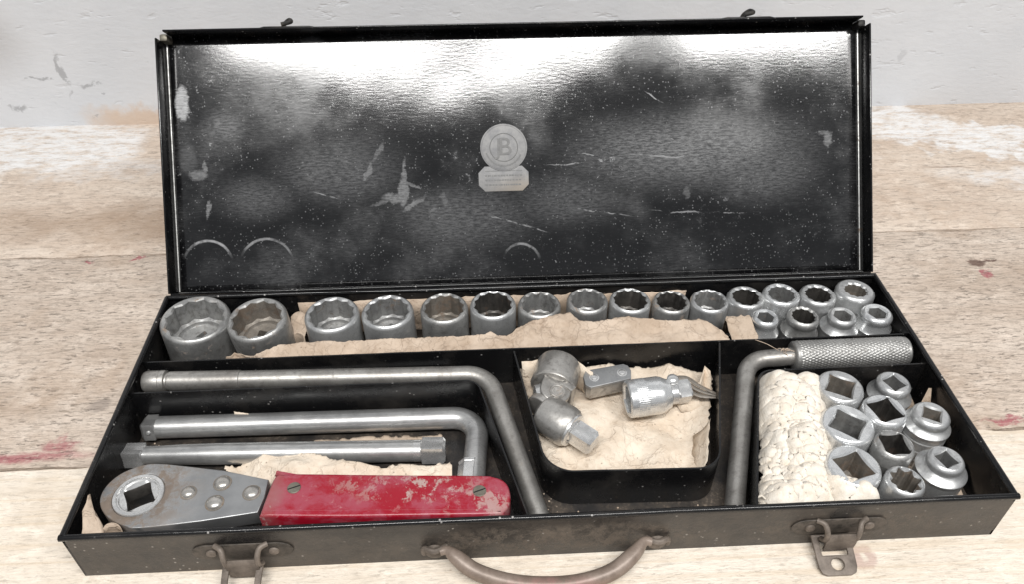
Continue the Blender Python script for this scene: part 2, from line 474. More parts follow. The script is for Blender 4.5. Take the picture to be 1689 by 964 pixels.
sp1 = g.mul(g.rng(g.voro(v2, 400), 0.26, 0.09), g.rng(g.noise(v2, 75, 4, 0.75), 0.42, 0.60))
sp2 = g.mul(g.rng(g.voro(g.map(ww, (1, 1.4, 1), (0.3, 0.1, 0)), 230), 0.17, 0.07), g.rng(g.noise(v2, 55, 4, 0.75), 0.45, 0.62))
peel = g.mul(g.rng(g.noise(ww, 120, 5, 0.8), 0.60, 0.68), g.mx(B(0.045, 0.076, 0.035, 0.015, 1.0), B(-0.205, 0.11, 0.018, 0.045, 0.8), B(-0.03, 0.085, 0.03, 0.02, 0.5), B(0.14, 0.07, 0.05, 0.03, 0.45)))
rn = g.rng(g.noise(v2, 70, 4, 0.7), 0.30, 0.6)
up_ = g.rng(g.new('ShaderNodeSeparateXYZ').outputs[1], 0, 1)
rg = []
for (cx, cy, rr, kk) in ((-0.2084, 0.0177, 0.0165, 0.34), (-0.1702, 0.0165, 0.0178, 0.26), (-0.0023, 0.0131, 0.0128, 0.24)):
    keep = g.mul(g.blob(v2, (cx + 0.002, cy + rr, 0), (rr * 1.05, rr * 0.75, 1), 0.45), kk)
    rg.append(g.mul(g.mul(g.ring(g.warp(v2, 90, 0.0018), (cx, cy, 0), rr, 0.0012), keep), rn))
ringm = g.mx(*rg)
scr = []
for (x0, y0, rot, ln) in ((0.055, 0.083, 0.12, 0.02), (0.092, 0.0815, 0.06, 0.022), (0.03, 0.078, -0.03, 0.012), (0.05, 0.046, 0.2, 0.02), (-0.015, 0.043, 0.25, 0.014), (0.09, 0.121, 0.6, 0.006), (-0.13, 0.062, 0.3, 0.008), (0.005, 0.037, 0.3, 0.01), (0.12, 0.044, 0.05, 0.03)):
    scr.append(B(x0, y0, ln, 0.00045, 0.30, 0.5, g.warp(v2, 45, 0.006), rot))
scr = g.mul(g.mx(*scr), g.rng(g.noise(v2, 130, 3, 0.6), 0.4, 0.55))
d = g.add(g.mul(g.mx(hz, patches), g.rng(gsp, 0, 1, 0.30, 1.25)), g.mul(g.rng(fineh, 0.55, 0.8), 0.02))
chips = g.mul(chips, g.rng(gsp, 0, 1, 0.45, 1.05)); fl1 = g.mul(g.rng(g.noise(v2, 500, 3, 0.8), 0.62, 0.74), g.rng(g.noise(v2, 45, 4, 0.7), 0.42, 0.62))
d = g.mx(d, chips, ringm, g.mul(scr, 0.75), g.mul(sp1, 0.16), g.mul(sp2, 0.20), g.mul(peel, 0.36), g.mul(fl1, 0.22))
col = g.mix(d, (0.004, 0.004, 0.0045), (0.80, 0.805, 0.82))
ro = g.add(g.add(0.105, g.mul(g.rng(haze, 0.40, 0.75), 0.09)), g.mul(d, 0.6))
spec = g.math('SUBTRACT', 0.66, g.mul(chips, 0.8), True)
hgt = g.add(g.mul(fineh, 0.6), g.add(g.mul(haze, 0.8), g.mul(chips, -0.6), False), False)
M['lid'] = g.out(col, ro, 0, spec, g.bump(hgt, 0.055, 0.0009))

# emblem
g = G('emblem_pale_transfer'); v = g.obj
n1 = g.noise(v, 120, 5, 0.7); n2 = g.noise(v, 700, 3, 0.7)
col = g.mix(g.rng(n1, 0.3, 0.7), (0.17, 0.17, 0.175), (0.26, 0.257, 0.253))
sx = g.new('ShaderNodeSeparateXYZ'); g.put(sx.inputs[0], g.warp(v, 60, 0.008))
col = g.mix(g.mul(g.mul(g.rng(sx.outputs[1], 0.074, 0.060), g.rng(sx.outputs[0], -0.03, 0.0)), 0.8), col, (0.29, 0.25, 0.205))
M['emblem'] = g.out(col, 0.55, 0.2, 0.4, g.bump(n2, 0.1, 0.0004))
g = G('emblem_dark_relief'); n1 = g.noise(g.obj, 400, 3, 0.7)
M['emblem_ink'] = g.out(g.mix(n1, (0.10, 0.10, 0.10), (0.20, 0.198, 0.195)), 0.55, 0.2, 0.4)

# red handle paint
g = G('worn_red_handle_paint'); v = g.obj
wv = g.warp(v, 120, 0.012)
n1 = g.noise(g.map(wv, (0.7, 1.2, 1)), 55, 6, 0.7); n2 = g.noise(g.map(wv, (1.0, 1.3, 1), (0.4, 0, 0)), 130, 5, 0.8)
col = g.mix(g.rng(n1, 0.44, 0.60), (0.28, 0.004, 0.016), (0.31, 0.050, 0.075))
pale = g.mul(g.rng(g.noise(g.map(wv, (1.4, 0.8, 1)), 85, 5, 0.75), 0.52, 0.60), g.mx(g.blob(wv, (-0.064, -0.064, 0.027), (0.026, 0.008, 0.03), 0.6), g.mul(g.blob(wv, (-0.034, -0.073, 0.027), (0.018, 0.008, 0.03), 0.5), 0.75), g.mul(g.blob(wv, (-0.142, -0.073, 0.027), (0.008, 0.006, 0.03), 0.6), 1.0), g.mul(g.blob(wv, (-0.09, -0.06, 0.027), (0.02, 0.006, 0.03), 0.6), 0.5)))
col = g.mix(g.mul(pale, 0.8), col, (0.42, 0.345, 0.315))
dust = g.mul(g.rng(n2, 0.58, 0.70), 0.35)
col = g.mix(dust, col, (0.52, 0.33, 0.32))
grey = g.mul(g.blob(wv, (-0.139, -0.061, 0.027), (0.008, 0.014, 0.03), 0.6), 0.6)
col = g.mix(grey, col, (0.27, 0.13, 0.13))
M['red'] = g.out(col, g.add(0.30, g.mul(pale, 0.3)), 0, 0.5, g.bump(g.add(n2, g.mul(pale, -1.0), False), 0.12, 0.0005))

# paper, rag
g = G('brown_kraft_paper'); v = g.rnd()
fib = g.noise(g.map(v, (0.8, 1, 1), rot=(0, 0, 0.9)), 300, 4, 0.7); n1 = g.noise(v, 40, 6, 0.7)
col = g.mix(g.rng(n1, 0.3, 0.7), (0.42, 0.325, 0.245), (0.58, 0.475, 0.38))
cw = g.warp(v, 45, 0.02); ed = g.mx(g.rng(g.voro(cw, 65, 'DISTANCE_TO_EDGE'), 0.035, 0.0), g.mul(g.rng(g.voro(g.map(cw, (1, 0.6, 1), (0.2, 0.4, 0)), 130, 'DISTANCE_TO_EDGE'), 0.04, 0.0), 0.7)); ed = g.mul(ed, g.rng(g.noise(v, 60, 3), 0.40, 0.60))
fac = g.new('ShaderNodeTexVoronoi'); g.put(fac.inputs['Vector'], cw); fac.inputs['Scale'].default_value = 65
col = g.mix(g.mul(ed, 0.22), col, (0.30, 0.21, 0.15))
st = g.rng(g.noise(g.warp(v, 70, 0.02), 70, 6, 0.8), 0.52, 0.68)
col = g.mix(g.mul(st, 0.45), col, (0.24, 0.16, 0.11))
fl = g.mul(g.rng(g.voro(v, 300), 0.20, 0.07), g.rng(g.noise(v, 90, 3), 0.48, 0.62))
col = g.mix(g.mul(fl, 0.7), col, (0.16, 0.11, 0.08))
M['paper'] = g.out(col, 0.85, 0, 0.15, g.bump(g.add(g.mul(fib, 0.6), g.add(g.mul(fac.outputs['Distance'], 1.6), g.mul(ed, 0.8), False), False), 0.5, 0.0014))
g = G('pale_oiled_paper'); v = g.rnd()
n1 = g.noise(v, 50, 6, 0.7); n2 = g.noise(g.warp(v, 80, 0.02), 130, 6, 0.8)
col = g.mix(g.rng(n1, 0.3, 0.7), (0.62, 0.51, 0.40), (0.76, 0.67, 0.56))
col = g.mix(g.mul(g.rng(n2, 0.54, 0.68), 0.5), col, (0.36, 0.26, 0.18))
fl = g.mul(g.rng(g.voro(v, 300), 0.20, 0.07), g.rng(g.noise(v, 90, 3), 0.48, 0.62)); col = g.mix(g.mul(fl, 0.7), col, (0.16, 0.11, 0.08))
cw = g.warp(v, 45, 0.02); ed = g.mx(g.rng(g.voro(cw, 60, 'DISTANCE_TO_EDGE'), 0.035, 0.0), g.mul(g.rng(g.voro(g.map(cw, (1, 0.6, 1), (0.2, 0.4, 0)), 120, 'DISTANCE_TO_EDGE'), 0.04, 0.0), 0.7)); ed = g.mul(ed, g.rng(g.noise(v, 60, 3), 0.40, 0.60))
fac = g.new('ShaderNodeTexVoronoi'); g.put(fac.inputs['Vector'], cw); fac.inputs['Scale'].default_value = 60
col = g.mix(g.mul(ed, 0.2), col, (0.38, 0.28, 0.20)); col = g.mix(g.mul(g.rng(g.noise(g.warp(v, 30, 0.05), 28, 5, 0.7), 0.52, 0.66), 0.35), col, (0.45, 0.34, 0.24))
M['paper_pale'] = g.out(col, 0.85, 0, 0.15, g.bump(g.add(g.mul(g.noise(v, 160, 6, 0.75), 0.7), g.add(g.mul(fac.outputs['Distance'], 1.6), g.mul(ed, 0.8), False), False), 0.5, 0.0014))
g = G('white_cotton_waste'); v = g.obj
n1 = g.noise(v, 120, 6, 0.75); n2 = g.noise(g.map(v, (1, 0.5, 1)), 700, 4, 0.7)
col = g.mix(g.rng(n1, 0.3, 0.7), (0.68, 0.60, 0.50), (0.82, 0.765, 0.685))
M['rag'] = g.out(col, 0.95, 0, 0.1, g.bump(g.add(n1, g.mul(n2, 0.8), False), 0.4, 0.0014), sheen=0.15)

# ---- bench planks (world coordinates)
def wood(name, c0, c1, c2, seed, rough_saw=1.0, extra=None, pitk=0.75):
    g = G(name); v = g.map(g.obj, loc=(seed, seed * 0.7, 0))
    broad = g.noise(g.map(v, (7, 30, 30)), 1, 5, 0.65)
    gr = g.noise(g.map(v, (22, 230, 230)), 1, 6, 0.75, 0.25)
    d1 = g.noise(g.map(v, (70, 420, 420)), 1, 4, 0.75, 0.2); d2 = g.noise(g.map(v, (160, 900, 900), (3, 1, 0)), 1, 3, 0.7)
    mot = g.noise(g.map(v, (45, 75, 75)), 1, 6, 0.8)
    pit = g.mul(g.rng(g.noise(g.map(v, (110, 480, 480), (9, 4, 0)), 1, 3, 0.7), 0.58, 0.66), g.rng(mot, 0.40, 0.58))
    col = g.mix(g.rng(broad, 0.3, 0.7), c0, c1)
    col = g.mix(g.mul(g.rng(gr, 0.40, 0.70), 0.55), col, c2)
    col = g.mix(g.mul(g.rng(d1, 0.50, 0.64), 0.46 * rough_saw), col, tuple(k * 0.5 for k in c0))
    col = g.mix(g.mul(g.rng(d2, 0.50, 0.64), 0.38 * rough_saw), col, tuple(k * 0.5 for k in c0))
    col = g.mix(g.mul(pit, pitk * 0.62 * rough_saw), col, tuple(k * 0.25 for k in c0))
    tan = g.noise(g.warp(v, 9, 0.12), 7, 5, 0.65); col = g.mix(g.mul(g.rng(tan, 0.48, 0.66), 0.5 * min(1, rough_saw)), col, (c0[0] * 0.86, c0[1] * 0.78, c0[2] * 0.70))
    col = g.mix(g.mul(g.rng(mot, 0.50, 0.66), 0.5), col, tuple(min(1, k * 1.14) for k in c1))
    sw = g.noise(g.map(v, (190, 190, 190), rot=(0, 0, 0.5)), 1, 4, 0.8); col = g.mix(g.mul(g.rng(sw, 0.54, 0.66), 0.28 * rough_saw), col, tuple(k * 0.55 for k in c0))
    if extra: col = extra(g, col)
    h = g.add(g.mul(gr, 0.5), g.add(g.mul(d1, 0.7), g.add(g.mul(d2, 0.4), g.mul(pit, -0.9), False), False), False)
    return g.out(col, 0.8, 0, 0.2, g.bump(h, 0.60 * rough_saw, 0.0022))

def stains_mid(g, col):
    wv = g.warp(g.obj, 70, 0.022); wl = g.warp(g.map(g.obj, (1, 1, 1)), 25, 0.03)
    red = g.mx(g.mul(g.blob(g.warp(g.obj, 60, 0.008), (-0.315, -0.0105, 0), (0.055, 0.0032, 0.05), 0.5), 0.9), g.mul(g.blob(wv, (-0.274, -0.004, 0), (0.009, 0.005, 0.05), 0.4), 0.8),
               g.blob(wv, (0.280, -0.0118, 0), (0.012, 0.0025, 0.05), 0.4), g.blob(wv, (0.3395, 0.1215, 0), (0.0035, 0.0055, 0.05), 0.35, ),
               g.blob(wv, (-0.287, 0.1735, 0), (0.0055, 0.0016, 0.05), 0.4), g.blob(wv, (-0.319, 0.172, 0), (0.003, 0.001, 0.05), 0.4))
    red = g.mul(red, g.rng(g.noise(g.map(g.obj, (30, 90, 1)), 5, 4, 0.7), 0.28, 0.52))
    col = g.mix(g.mul(red, 0.72), col, (0.33, 0.05, 0.085))
    dk = g.mx(g.blob(wv, (0.337, 0.1365, 0), (0.006, 0.0055, 0.05), 0.35), g.blob(wv, (0.344, 0.139, 0), (0.008, 0.0018, 0.05), 0.4))
    col = g.mix(g.mul(dk, 0.85), col, (0.12, 0.07, 0.055))
    grey = g.mx(g.mul(g.blob(wl, (-0.265, 0.09, 0), (0.012, 0.012, 0.05), 0.6), 0.0), g.mul(g.blob(g.warp(g.obj, 40, 0.01), (-0.262, 0.0265, 0), (0.0062, 0.0055, 0.05), 0.3), 0.5))
    col = g.mix(grey, col, (0.20, 0.165, 0.15))
    lite = g.mul(g.blob(wl, (-0.245, 0.083, 0), (0.012, 0.04, 0.05), 0.6), 0.35)
    return g.mix(lite, col, (0.72, 0.63, 0.53))
def stains_back(g, col):
    wv = g.warp(g.obj, 18, 0.11)
    wh = g.mx(g.blob(wv, (-0.44, 0.345, 0), (0.105, 0.05, 0.1), 0.35), g.blob(wv, (0.36, 0.352, 0), (0.06, 0.035, 0.1), 0.4), g.blob(wv, (0.44, 0.318, 0), (0.10, 0.020, 0.1), 0.5), g.mul(g.blob(wv, (0.43, 0.26, 0), (0.06, 0.018, 0.1), 0.7), 0.5), g.mul(g.blob(wv, (-0.36, 0.30, 0), (0.10, 0.02, 0.1), 0.7), 0.4))
    wh = g.mul(g.rng(wh, 0.05, 0.75), g.rng(g.noise(g.map(g.obj, (45, 140, 1)), 1, 7, 0.82), 0.34, 0.58))
    col = g.mix(g.mul(wh, 0.88), col, (0.84, 0.84, 0.84))
    br = g.mul(g.blob(g.warp(g.obj, 30, 0.06), (-0.31, 0.22, 0), (0.14, 0.02, 0.1), 0.7), 0.55)
    col = g.mix(br, col, (0.32, 0.22, 0.15))
    dk = g.mul(g.blob(g.warp(g.obj, 30, 0.01), (0.38, 0.268, 0), (0.02, 0.0012, 0.1), 0.5, 0.1), 0.6)
    return g.mix(dk, col, (0.20, 0.12, 0.08))
def stains_front(g, col):
    wv = g.warp(g.obj, 60, 0.014)
    k = g.mul(g.ring(wv, (0.158, -0.0955, 0), 0.0045, 0.004), 0.5)
    col = g.mix(k, col, (0.42, 0.25, 0.22))
    band = g.noise(g.map(g.obj, (1.2, 95, 1)), 2.2, 3, 0.5, 0.4)
    col = g.mix(g.mul(g.rng(band, 0.52, 0.66), 0.35), col, (0.60, 0.47, 0.33))
    sp = g.mul(g.rng(g.voro(g.map(g.obj, (0.5, 1.3, 1)), 260), 0.14, 0.06), g.rng(g.noise(g.obj, 60, 3), 0.5, 0.65))
    return g.mix(g.mul(sp, 0.6), col, (0.33, 0.22, 0.14))
M['wood_mid'] = wood('old_bench_wood', (0.50, 0.405, 0.33), (0.70, 0.605, 0.52), (0.57, 0.47, 0.39), 0.0, 1.15, stains_mid)
M['wood_back'] = wood('painted_bench_wood', (0.56, 0.45, 0.365), (0.75, 0.65, 0.555), (0.64, 0.53, 0.435), 2.3, 0.9, stains_back)
M['wood_front'] = wood('new_pine_wood', (0.68, 0.59, 0.485), (0.80, 0.73, 0.64), (0.74, 0.66, 0.565), 5.1, 0.6, stains_front, 0.8)

# wall
g = G('white_wall_paint'); v = g.obj
n1 = g.noise(v, 9, 5, 0.6); st = g.noise(g.map(v, (0.5, 1, 1)), 210, 4, 0.65); dent = g.rng(g.noise(g.map(v, (0.4, 1, 1.1)), 95, 3, 0.6), 0.62, 0.74)
col = g.mix(g.rng(n1, 0.3, 0.7), (0.615, 0.63, 0.655), (0.67, 0.68, 0.70))
wv = g.warp(v, 60, 0.02)
br = g.mul(g.blob(g.warp(v, 30, 0.05), (-0.345, 0.385, 0.004), (0.045, 0.2, 0.013), 0.5), 0.8)
col = g.mix(br, col, (0.62, 0.47, 0.35))
mk = g.mx(g.blob(wv, (-0.383, 0.385, 0.041), (0.010, 0.2, 0.0022), 0.35), g.blob(wv, (-0.425, 0.385, 0.046), (0.014, 0.2, 0.0014), 0.35), g.blob(wv, (-0.402, 0.385, 0.05), (0.0025, 0.2, 0.02), 0.3), g.blob(wv, (-0.455, 0.385, 0.018), (0.008, 0.2, 0.003), 0.35), g.blob(wv, (-0.372, 0.385, 0.031), (0.0025, 0.2, 0.0012), 0.3), g.blob(wv, (-0.388, 0.385, 0.007), (0.003, 0.2, 0.0014), 0.3), g.mul(g.blob(wv, (0.372, 0.385, 0.05), (0.003, 0.2, 0.008), 0.4), 0.4))
mk = g.mul(mk, g.rng(g.noise(g.map(v, (1, 1, 1)), 170, 3, 0.7), 0.40, 0.56))
col = g.mix(g.mul(mk, 0.5), col, (0.18, 0.18, 0.185))
wall_shade = g.mul(g.blob(g.warp(v, 12, 0.03), (-0.475, 0.385, 0.085), (0.045, 0.2, 0.033), 0.6), 0.55)  # soft shading at the far left, painted into the wall colour
col = g.mix(wall_shade, col, (0.42, 0.405, 0.395))
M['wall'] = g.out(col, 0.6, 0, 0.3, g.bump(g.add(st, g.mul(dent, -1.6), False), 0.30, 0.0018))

# ------------------------------------------------------------------ setting
bench = bpy.data.objects.new('workbench', None); COL.objects.link(bench)
tag(bench, 'wooden workbench top of wide weathered planks under the open tool case', None, None, 'structure')
def plank(y0, y1, mat, seed, ztop=0.0, wob=0.0015):
    nx, ny = 400, 14; X0, X1 = -1.0, 1.0; v = []; f = []
    for i in range(nx + 1):
        x = X0 + (X1 - X0) * i / nx
        for j in range(ny + 1):
            t = j / ny
            y = y0 + (y1 - y0) * t
            e = min(t, 1 - t) * (y1 - y0)
            if j == 0: y += wob * nz(x * 22, seed) * 1.6 + wob * 0.7 * nz(x * 90, seed)
            if j == ny: y += wob * nz(x * 22, seed + 5) * 1.6 + wob * 0.7 * nz(x * 90, seed + 5)
            z = ztop - 0.0012 * math.exp(-e / 0.0012) + 0.0 * nz(x * 4, y * 9, seed)
            v.append((x, y, z))
    s = ny + 1
    for i in range(nx):
        for j in range(ny): f.append((i * s + j, (i + 1) * s + j, (i + 1) * s + j + 1, i * s + j + 1))
    b = len(v)
    for i in range(nx + 1):
        for j in (0, ny):
            q = v[i * s + j]; v.append((q[0], q[1], -0.04))
    for i in range(nx):
        f.append((i * s, (i + 1) * s, b + 2 * (i + 1), b + 2 * i))
        f.append((i * s + ny, (i + 1) * s + ny, b + 2 * (i + 1) + 1, b + 2 * i + 1))
    return link('plank', mesh('plank', v, f, True, 40), mat, bench)
plank(-0.36, -0.0195, M['wood_front'], 1.0, 0.0)
plank(-0.0176, 0.1776, M['wood_mid'], 2.0, -0.0002)
plank(0.1797, 0.3900, M['wood_back'], 3.0, -0.0003)
link('bench_frame', box('bench_frame', (-1, -0.36, -0.09), (1, 0.39, -0.0402), 0), M['wood_mid'], bench)
# wall
nx, nz_ = 60, 24; v = []; f = []
for i in range(nx + 1):
    for k in range(nz_ + 1):
        x = -1.2 + 2.4 * i / nx; z = -0.05 + 0.75 * k / nz_
        v.append((x, 0.385 + 0.0012 * nz(x * 14, z * 14, 4), z))
for i in range(nx):
    for k in range(nz_): f.append((i * (nz_ + 1) + k, (i + 1) * (nz_ + 1) + k, (i + 1) * (nz_ + 1) + k + 1, i * (nz_ + 1) + k + 1))
b = len(v); v += [(-1.2, 0.44, -0.05), (1.2, 0.44, -0.05), (1.2, 0.44, 0.70), (-1.2, 0.44, 0.70)]; f.append((b, b + 1, b + 2, b + 3))
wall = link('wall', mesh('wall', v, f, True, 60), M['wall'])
tag(wall, 'white painted rough wall behind the workbench', None, None, 'structure')

# ------------------------------------------------------------------ the case
W2, D2, H = 0.230, 0.08664, 0.03446
TH = 0.659001; LL = 0.1661; LD = 0.0162; LW = 0.2285
case = empty('tool_case', (0, 0, 0), 'long black steel tool case lying open on the workbench', 'tool case')

def wall_sheet(name, p0, p1, z0, z1, th, out, mat, dent=0.0003, seed=0.0, nx=40, nzz=8):
    """vertical sheet from p0 to p1, thickness th towards -out"""
    p0 = Vector(p0); p1 = Vector(p1); o = Vector(out); v = []; f = []
    for s in (0, 1):
        for i in range(nx + 1):
            for k in range(nzz + 1):
                q = p0.lerp(p1, i / nx); z = z0 + (z1 - z0) * k / nzz
                env = math.sin(math.pi * i / nx) * math.sin(math.pi * k / nzz)
                dd = dent * nz(q.x * 30 + q.y * 30, z * 40, seed) * env
                q = q + o * (dd - s * th); v.append((q.x, q.y, z))
    a = (nx + 1) * (nzz + 1); st = nzz + 1
    for i in range(nx):
        for k in range(nzz):
            q = (i * st + k, (i + 1) * st + k, (i + 1) * st + k + 1, i * st + k + 1)
            f.append(q); f.append(tuple(a + x for x in reversed(q)))
    for i in range(nx):
        for k in (0, nzz): f.append((i * st + k, (i + 1) * st + k, a + (i + 1) * st + k, a + i * st + k))
    for k in range(nzz):
        for i in (0, nx): f.append((i * st + k, i * st + k + 1, a + i * st + k + 1, a + i * st + k))
    return link(name, mesh(name, v, f, True, 50), mat, case)
T = 0.0011
link('tray_floor', box('tray_floor', (-W2 + 0.0012, -D2 + 0.0012, 0.0002), (W2 - 0.0012, D2 - 0.0012, 0.0012)), M['floor'], case)
wall_sheet('front_wall', (-W2, -D2, 0), (W2, -D2, 0), 0.0001, H - 0.001, T, (0, -1, 0), M['front'], 0.0009, 1)
wall_sheet('back_wall', (W2, D2, 0), (-W2, D2, 0), 0.0001, H - 0.001, T, (0, 1, 0), M['enamel'], 0.0004, 2)
wall_sheet('side_wall', (-W2, D2, 0), (-W2, -D2, 0), 0.0002, H - 0.001, T, (-1, 0, 0), M['enamel'], 0.0005, 3)
wall_sheet('side_wall', (W2, -D2, 0), (W2, D2, 0), 0.0002, H - 0.001, T, (1, 0, 0), M['enamel'], 0.0005, 4)
# rolled rim
def rim_run(a, b, seed):
    n = 60; pts = []
    a = Vector(a); b = Vector(b)
    for i in range(n + 1):
        q = a.lerp(b, i / n)
        q.z += 0.00022 * nz(q.x * 60, q.y * 60, seed) + 0.0003 * nz(q.x * 18, q.y * 18, seed + 3)
        pts.append(q)
    return tube('rim', pts, 0.00165, 12)
k = 0.0006
for a, b, s in (((-W2 - 0.0008, -D2 + k, H - 0.0016), (W2 + 0.0008, -D2 + k, H - 0.0016), 1), ((-W2, D2 - k, H - 0.0016), (W2, D2 - k, H - 0.0016), 2),
                ((-W2 + k, -D2 + 0.001, H - 0.0016), (-W2 + k, D2 - 0.001, H - 0.0016), 3), ((W2 - k, -D2 + 0.001, H - 0.0016), (W2 - k, D2 - 0.001, H - 0.0016), 4)):
    link('rim', rim_run(a, b, s), M['rim'], case)

# dividers: thin folded strips following a path
def strip(name, path, z0, z1, th, mat, tab=0.0, parent=None):
    P = [Vector((p[0], p[1])) for p in path]; n = len(P); v = []; f = []
    for i in range(n):
        t = (P[min(i + 1, n - 1)] - P[max(i - 1, 0)]).normalized(); nn = Vector((-t.y, t.x)) * th / 2
        zt = z1 + 0.00025 * nz(P[i].x * 55, P[i].y * 55, 8)
        for q, z in ((P[i] + nn, z0), (P[i] + nn, zt), (P[i] - nn, zt), (P[i] - nn, z0)): v.append((q.x, q.y, z))
    for i in range(n - 1):
        for k in range(4):
            l = (k + 1) % 4; f.append((i * 4 + k, i * 4 + l, (i + 1) * 4 + l, (i + 1) * 4 + k))
    f += [(0, 1, 2, 3), tuple((n - 1) * 4 + k for k in (3, 2, 1, 0))]
    return link(name, mesh(name, v, f, True, 40), mat, parent or case)
def lin(a, b, n=40): return [tuple(Vector(a).lerp(Vector(b), i / n)) for i in range(n + 1)]
ZD = 0.0303
strip('divider', lin((-0.2287, 0.0312), (0.2287, 0.0322), 60), 0.0013, ZD, 0.0009, M['enamel'])
pl = fillet([(-0.2287, 0.0070, 0), (-0.0335, 0.0074, 0), (-0.0098, -0.0850, 0)], [0.009], 12)
pl = lin(pl[0], pl[1], 30) + pl[2:-2] + lin(pl[-2], pl[-1], 20)
strip('divider', pl, 0.0013, ZD, 0.0009, M['enamel'])
pr = fillet([(0.2287, 0.0072, 0), (0.1292, 0.0062, 0), (0.1017, -0.0850, 0)], [0.010], 12)
pr = lin(pr[0], pr[1], 20) + pr[2:-2] + lin(pr[-2], pr[-1], 20)
strip('divider', pr, 0.0013, ZD, 0.0009, M['enamel'])
pu = fillet([(-0.0112, 0.0303, 0), (0.0015, -0.0575, 0), (0.0900, -0.0595, 0), (0.1128, 0.0308, 0)], [0.017, 0.014], 12)
pu2 = lin(pu[0], pu[1], 20) + pu[2:14] + lin(pu[13], pu[14], 16)[1:-1] + pu[14:-2] + lin(pu[-2], pu[-1], 20)
strip('bin_wall', pu2, 0.0013, 0.0296, 0.0010, M['enamel'])
# shelf under the brace
link('shelf', box('shelf', (-0.2285, 0.0080, 0.0013), (-0.050, 0.0305, 0.0186), 0.0004), M['enamel'], case)
link('shelf', box('shelf', (0.1450, 0.0080, 0.0013), (0.2285, 0.0310, 0.0172), 0.0004), M['enamel'], case)

# ---- lid (local: x along, y up the panel, z towards the open side)
n_ = Vector((0, -math.cos(TH), math.sin(TH))); up_v = Vector((0, math.sin(TH), math.cos(TH)))
hp = Vector((0, D2 + 0.0018, H - 0.0006)) - n_ * LD
LM = Matrix(((1, 0, 0, hp.x), (0, up_v.y, n_.y, hp.y), (0, up_v.z, n_.z, hp.z), (0, 0, 0, 1)))
bm = bmesh.new()
nx, ny = 80, 30; vv = []
for j in range(ny + 1):
    for i in range(nx + 1):
        x = -LW + 2 * LW * i / nx; y = LL * j / ny
        e = math.sin(math.pi * i / nx) * math.sin(math.pi * j / ny) * (1 - math.exp(-(((x + 0.0116) / 0.026) ** 2 + ((y - 0.083) / 0.030) ** 2)))
        vv.append(bm.verts.new((x, y, 0.0013 * nz(x * 11, y * 14, 2) * e ** 0.6 + 0.00025 * nz(x * 40, y * 40, 5) * e)))
for j in range(ny):
    for i in range(nx):
        a = j * (nx + 1) + i; bm.faces.new((vv[a], vv[a + 1], vv[a + nx + 2], vv[a + nx + 1]))
lid = link('lid', bm_mesh('lid', bm, True, 60), M['lid'], case, mtx=LM)
tag(lid, 'raised case lid with scuffed glossy black inner face')
md = lid.modifiers.new('thick', 'SOLIDIFY'); md.thickness = 0.001; md.offset = 1 if False else -1
def flange(lo, hi): 
    return link('lid_flange', box('lid_flange', lo, hi, 0.0004), M['rim'], lid)
flange((-LW - 0.0010, 0.0, -0.0009), (-LW + 0.0002, LL - 0.004, LD))
flange((LW - 0.0002, 0.0, -0.0009), (LW + 0.0010, LL - 0.004, LD))
flange((-LW + 0.004, LL - 0.0002, -0.0009), (LW - 0.004, LL + 0.0010, LD))
flange((-LW, -0.0010, -0.0009), (LW, 0.0002, LD - 0.001))
# folded hem line along the sides
for s in (-1, 1):
    link('lid_hem', tube('lid_hem', [(s * (LW - 0.0006), 0.001, 0.0006), (s * (LW - 0.0006), LL * 0.5, 0.0007), (s * (LW - 0.0006), LL - 0.002, 0.0006)], 0.0007, 8), M['socket_dull'], lid)
link('lid_corner', box('lid_corner', (-LW - 0.0006, LL - 0.0045, -0.0008), (-LW + 0.0045, LL + 0.0002, 0.010), 0.0012), M['brassy'], lid)
link('lid_corner', box('lid_corner', (LW - 0.0045, LL - 0.0045, -0.0008), (LW + 0.0006, LL + 0.0002, 0.010), 0.0012), M['enamel_dusty'], lid)
# lid catches
for cx in (-0.1475, 0.1495):
    c1 = plate('latch_catch', [(-0.017, -0.004), (-0.014, -0.006), (0.014, -0.006), (0.017, -0.004), (0.017, 0.004), (0.014, 0.006), (-0.014, 0.006), (-0.017, 0.004)], th=0.0008)
    c1.transform(Matrix.Translation((cx, LL + 0.0016, LD - 0.0075)) @ Matrix.Rotation(R(90), 4, 'X'))
    c2 = tube('hook', smooth_path([(cx - 0.003, LL + 0.0015, LD - 0.009), (cx - 0.002, LL + 0.0045, LD - 0.006), (cx + 0.0015, LL + 0.0065, LD - 0.004), (cx + 0.003, LL + 0.0045, LD - 0.0015), (cx - 0.003, LL + 0.0030, LD - 0.001)], 6), 0.0013, 10)
    link('latch_catch', join_meshes('latch_catch', [(c1, 0), (c2, 0)]), M['enamel_dusty'], lid)
